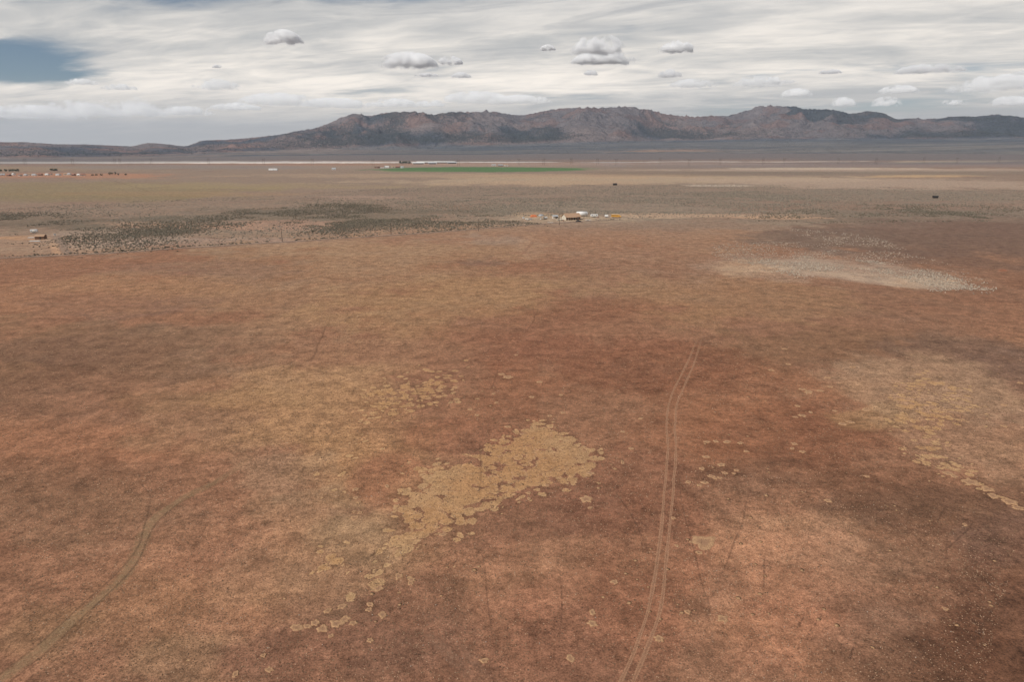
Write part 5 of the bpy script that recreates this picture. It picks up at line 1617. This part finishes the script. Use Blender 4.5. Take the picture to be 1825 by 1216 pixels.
for k, (h_, w_) in enumerate(((8.5, 6.5), (8, 6), (6.5, 6), (5, 5))):
    tree(A['t%d' % k], h_, w_, ('tallest dark tree of the clump right of the settlement', 'second tall tree at the right of the clump', 'pale middle tree of the clump right of the settlement', 'low tree at the right edge of the clump')[k], 'clump right of the settlement', 200 + k)
for k in range(4):
    tree(A['s%d' % k], 2.8, 6.5, ('first low dark tree in the line right of the settlement', 'second low dark tree in the line right of the settlement', 'third low dark tree in the line right of the settlement', 'low dark tree right of the tall clump')[k], 'low line beside the settlement clump', 210 + k)
for k in range(9):
    tree(A['h%d' % k], 6.0, 9.0, nth(k + 1) + ' dark tree from the left in the windbreak behind the settlement' if k < 6 else nth(k - 5) + ' dark tree from the left in the small group behind the red earth', 'windbreak at far left' if k < 6 else 'small group at far left', 220 + k)
for k in range(4):
    tree(A['g%d' % k], 11, 16, nth(k + 1) + ' olive tree from the left in the grove by the far barns', 'grove by the far barns', 240 + k)

# ------------------------------------------------------------------ transmission line
def pylon(k):
    x, y = A['pylon%d' % k]
    o = thing('pylon', (x, y, float(gz(x, y)[0]) - .5), .12, nth(k + 1) + ' H frame power pylon from the left along the far plain', 'pylon', 'power pylons across the far plain')
    return o
py_parts = [('pole', MB().cyl((-3, 0, 0), (-3, 0, 23), .38, .26, 8).mesh('pole', WOOD)), ('pole', MB().cyl((3, 0, 0), (3, 0, 23), .38, .26, 8).mesh('pole', WOOD)),
            ('crossarm', MB().box((0, 0, 20.5), (14, .4, .5)).mesh('crossarm', WOOD)),
            ('brace', MB().cyl((-3, .1, 14), (3, .1, 20), .14).cyl((3, -.1, 14), (-3, -.1, 20), .14).mesh('brace', WOOD))]
ins_m = MB().cyl((0, 0, 18.2), (0, 0, 20.3), .16, .16, 6).mesh('insulator', STEEL)
for k in range(sum(1 for q in A if q.startswith('pylon'))):
    o = pylon(k)
    for nm, me in py_parts:
        link(nm, me, o)
    for s in (-6.5, 0, 6.5):
        link('insulator', ins_m, o, (s, 0, 0))

# ------------------------------------------------------------------ clouds
def cloud_material():
    m = bpy.data.materials.new('cumulus'); m.use_nodes = True
    t = NT(m.node_tree)
    oc = t.n('ShaderNodeTexCoord').outputs['Object']
    oi = t.n('ShaderNodeObjectInfo')
    pos = t.n('ShaderNodeNewGeometry').outputs['Position']
    sp_ = t.n('ShaderNodeSeparateXYZ', ins={0: oc})
    rad = t.vmath('LENGTH', oc)
    wpos = t.vmath('SCALE', t.vmath('SUBTRACT', pos, oi.outputs['Location']), scale=1.0)
    sz = t.n('ShaderNodeSeparateColor', ins={0: oi.outputs['Color']}).outputs[0]     # puff size of this cloud
    q = t.vmath('ADD', t.vmath('SCALE', wpos, scale=sz), t.vmath('SCALE', oi.outputs['Location'], scale=0.013))
    n1 = t.noise(q, 1.0, 6.0, 0.62, 0.2)
    n0 = t.noise(q, 0.4, 2.0, 0.5)
    body = t.math('SUBTRACT', 1.0, rad)
    e = t.math('ADD', t.math('MULTIPLY', body, 0.85), t.math('MULTIPLY', t.math('SUBTRACT', t.math('ADD', t.math('MULTIPLY', n1, 0.7), t.math('MULTIPLY', n0, 0.5)), 0.61), 5.0))
    e = t.math('MULTIPLY', t.remap(e, 0.02, 0.60), t.remap(t.math('ADD', sp_.outputs[2], t.math('MULTIPLY', t.math('SUBTRACT', n1, 0.5), 0.5)), 0.02, 0.30))
    e = t.math('MULTIPLY', e, t.remap(rad, 0.98, 0.86))
    dens = t.math('MULTIPLY', e, t.n('ShaderNodeSeparateColor', ins={0: oi.outputs['Color']}).outputs[1])
    v = t.n('ShaderNodeVolumePrincipled', ins={'Color': (0.999, 0.999, 0.999, 1), 'Density': dens, 'Anisotropy': 0.0})
    t.n('ShaderNodeOutputMaterial', ins={'Volume': v.outputs[0]})
    try:
        m.cycles.volume_step_rate = 0.25
    except Exception:
        pass
    return m
cum = cloud_material()
bm_ = bmesh.new(); bmesh.ops.create_icosphere(bm_, subdivisions=3, radius=1.0)
for v in bm_.verts:
    if v.co.z < 0:
        v.co.z *= 0.05
hull = bpy.data.meshes.new('cloud'); bm_.to_mesh(hull); bm_.free(); hull.materials.append(cum)
for k, (x, y, alt, wd, ht, sd) in enumerate(CLOUDS):
    o = link('cloud', hull, None, (x, y, alt), kind='stuff')
    r_ = math.hypot(x, y)
    thin = 1.0 if r_ < 13500 else 0.45
    o.scale = (wd * .54, wd * .38, ht * (1.12 if r_ < 13500 else 1.05))
    o.rotation_euler = (0, 0, -math.atan2(x, y))
    r_ = math.hypot(x, y)
    o.color = (1.0 / max(50.0, ht * .62), 8.5 * thin / max(ht, 60.0), 0, 1)

# ------------------------------------------------------------------ haze
top = float(ZM.max()) + 25
lowz = min(float(V[:, 2].min()), float(ZM.min())) - 1.2
hm = bpy.data.materials.new('valley_haze'); hm.use_nodes = True
t = NT(hm.node_tree)
v = t.n('ShaderNodeVolumePrincipled', ins={'Color': (0.60, 0.74, 0.97, 1), 'Density': 2.8e-5, 'Anisotropy': 0.1})
t.n('ShaderNodeOutputMaterial', ins={'Volume': v.outputs[0]})
ex = 16400.0
hb = MB().box((0, 0, (top + lowz) / 2), (2 * ex, 2 * ex, top - lowz)).mesh('haze', hm)
link('haze', hb, kind='stuff')
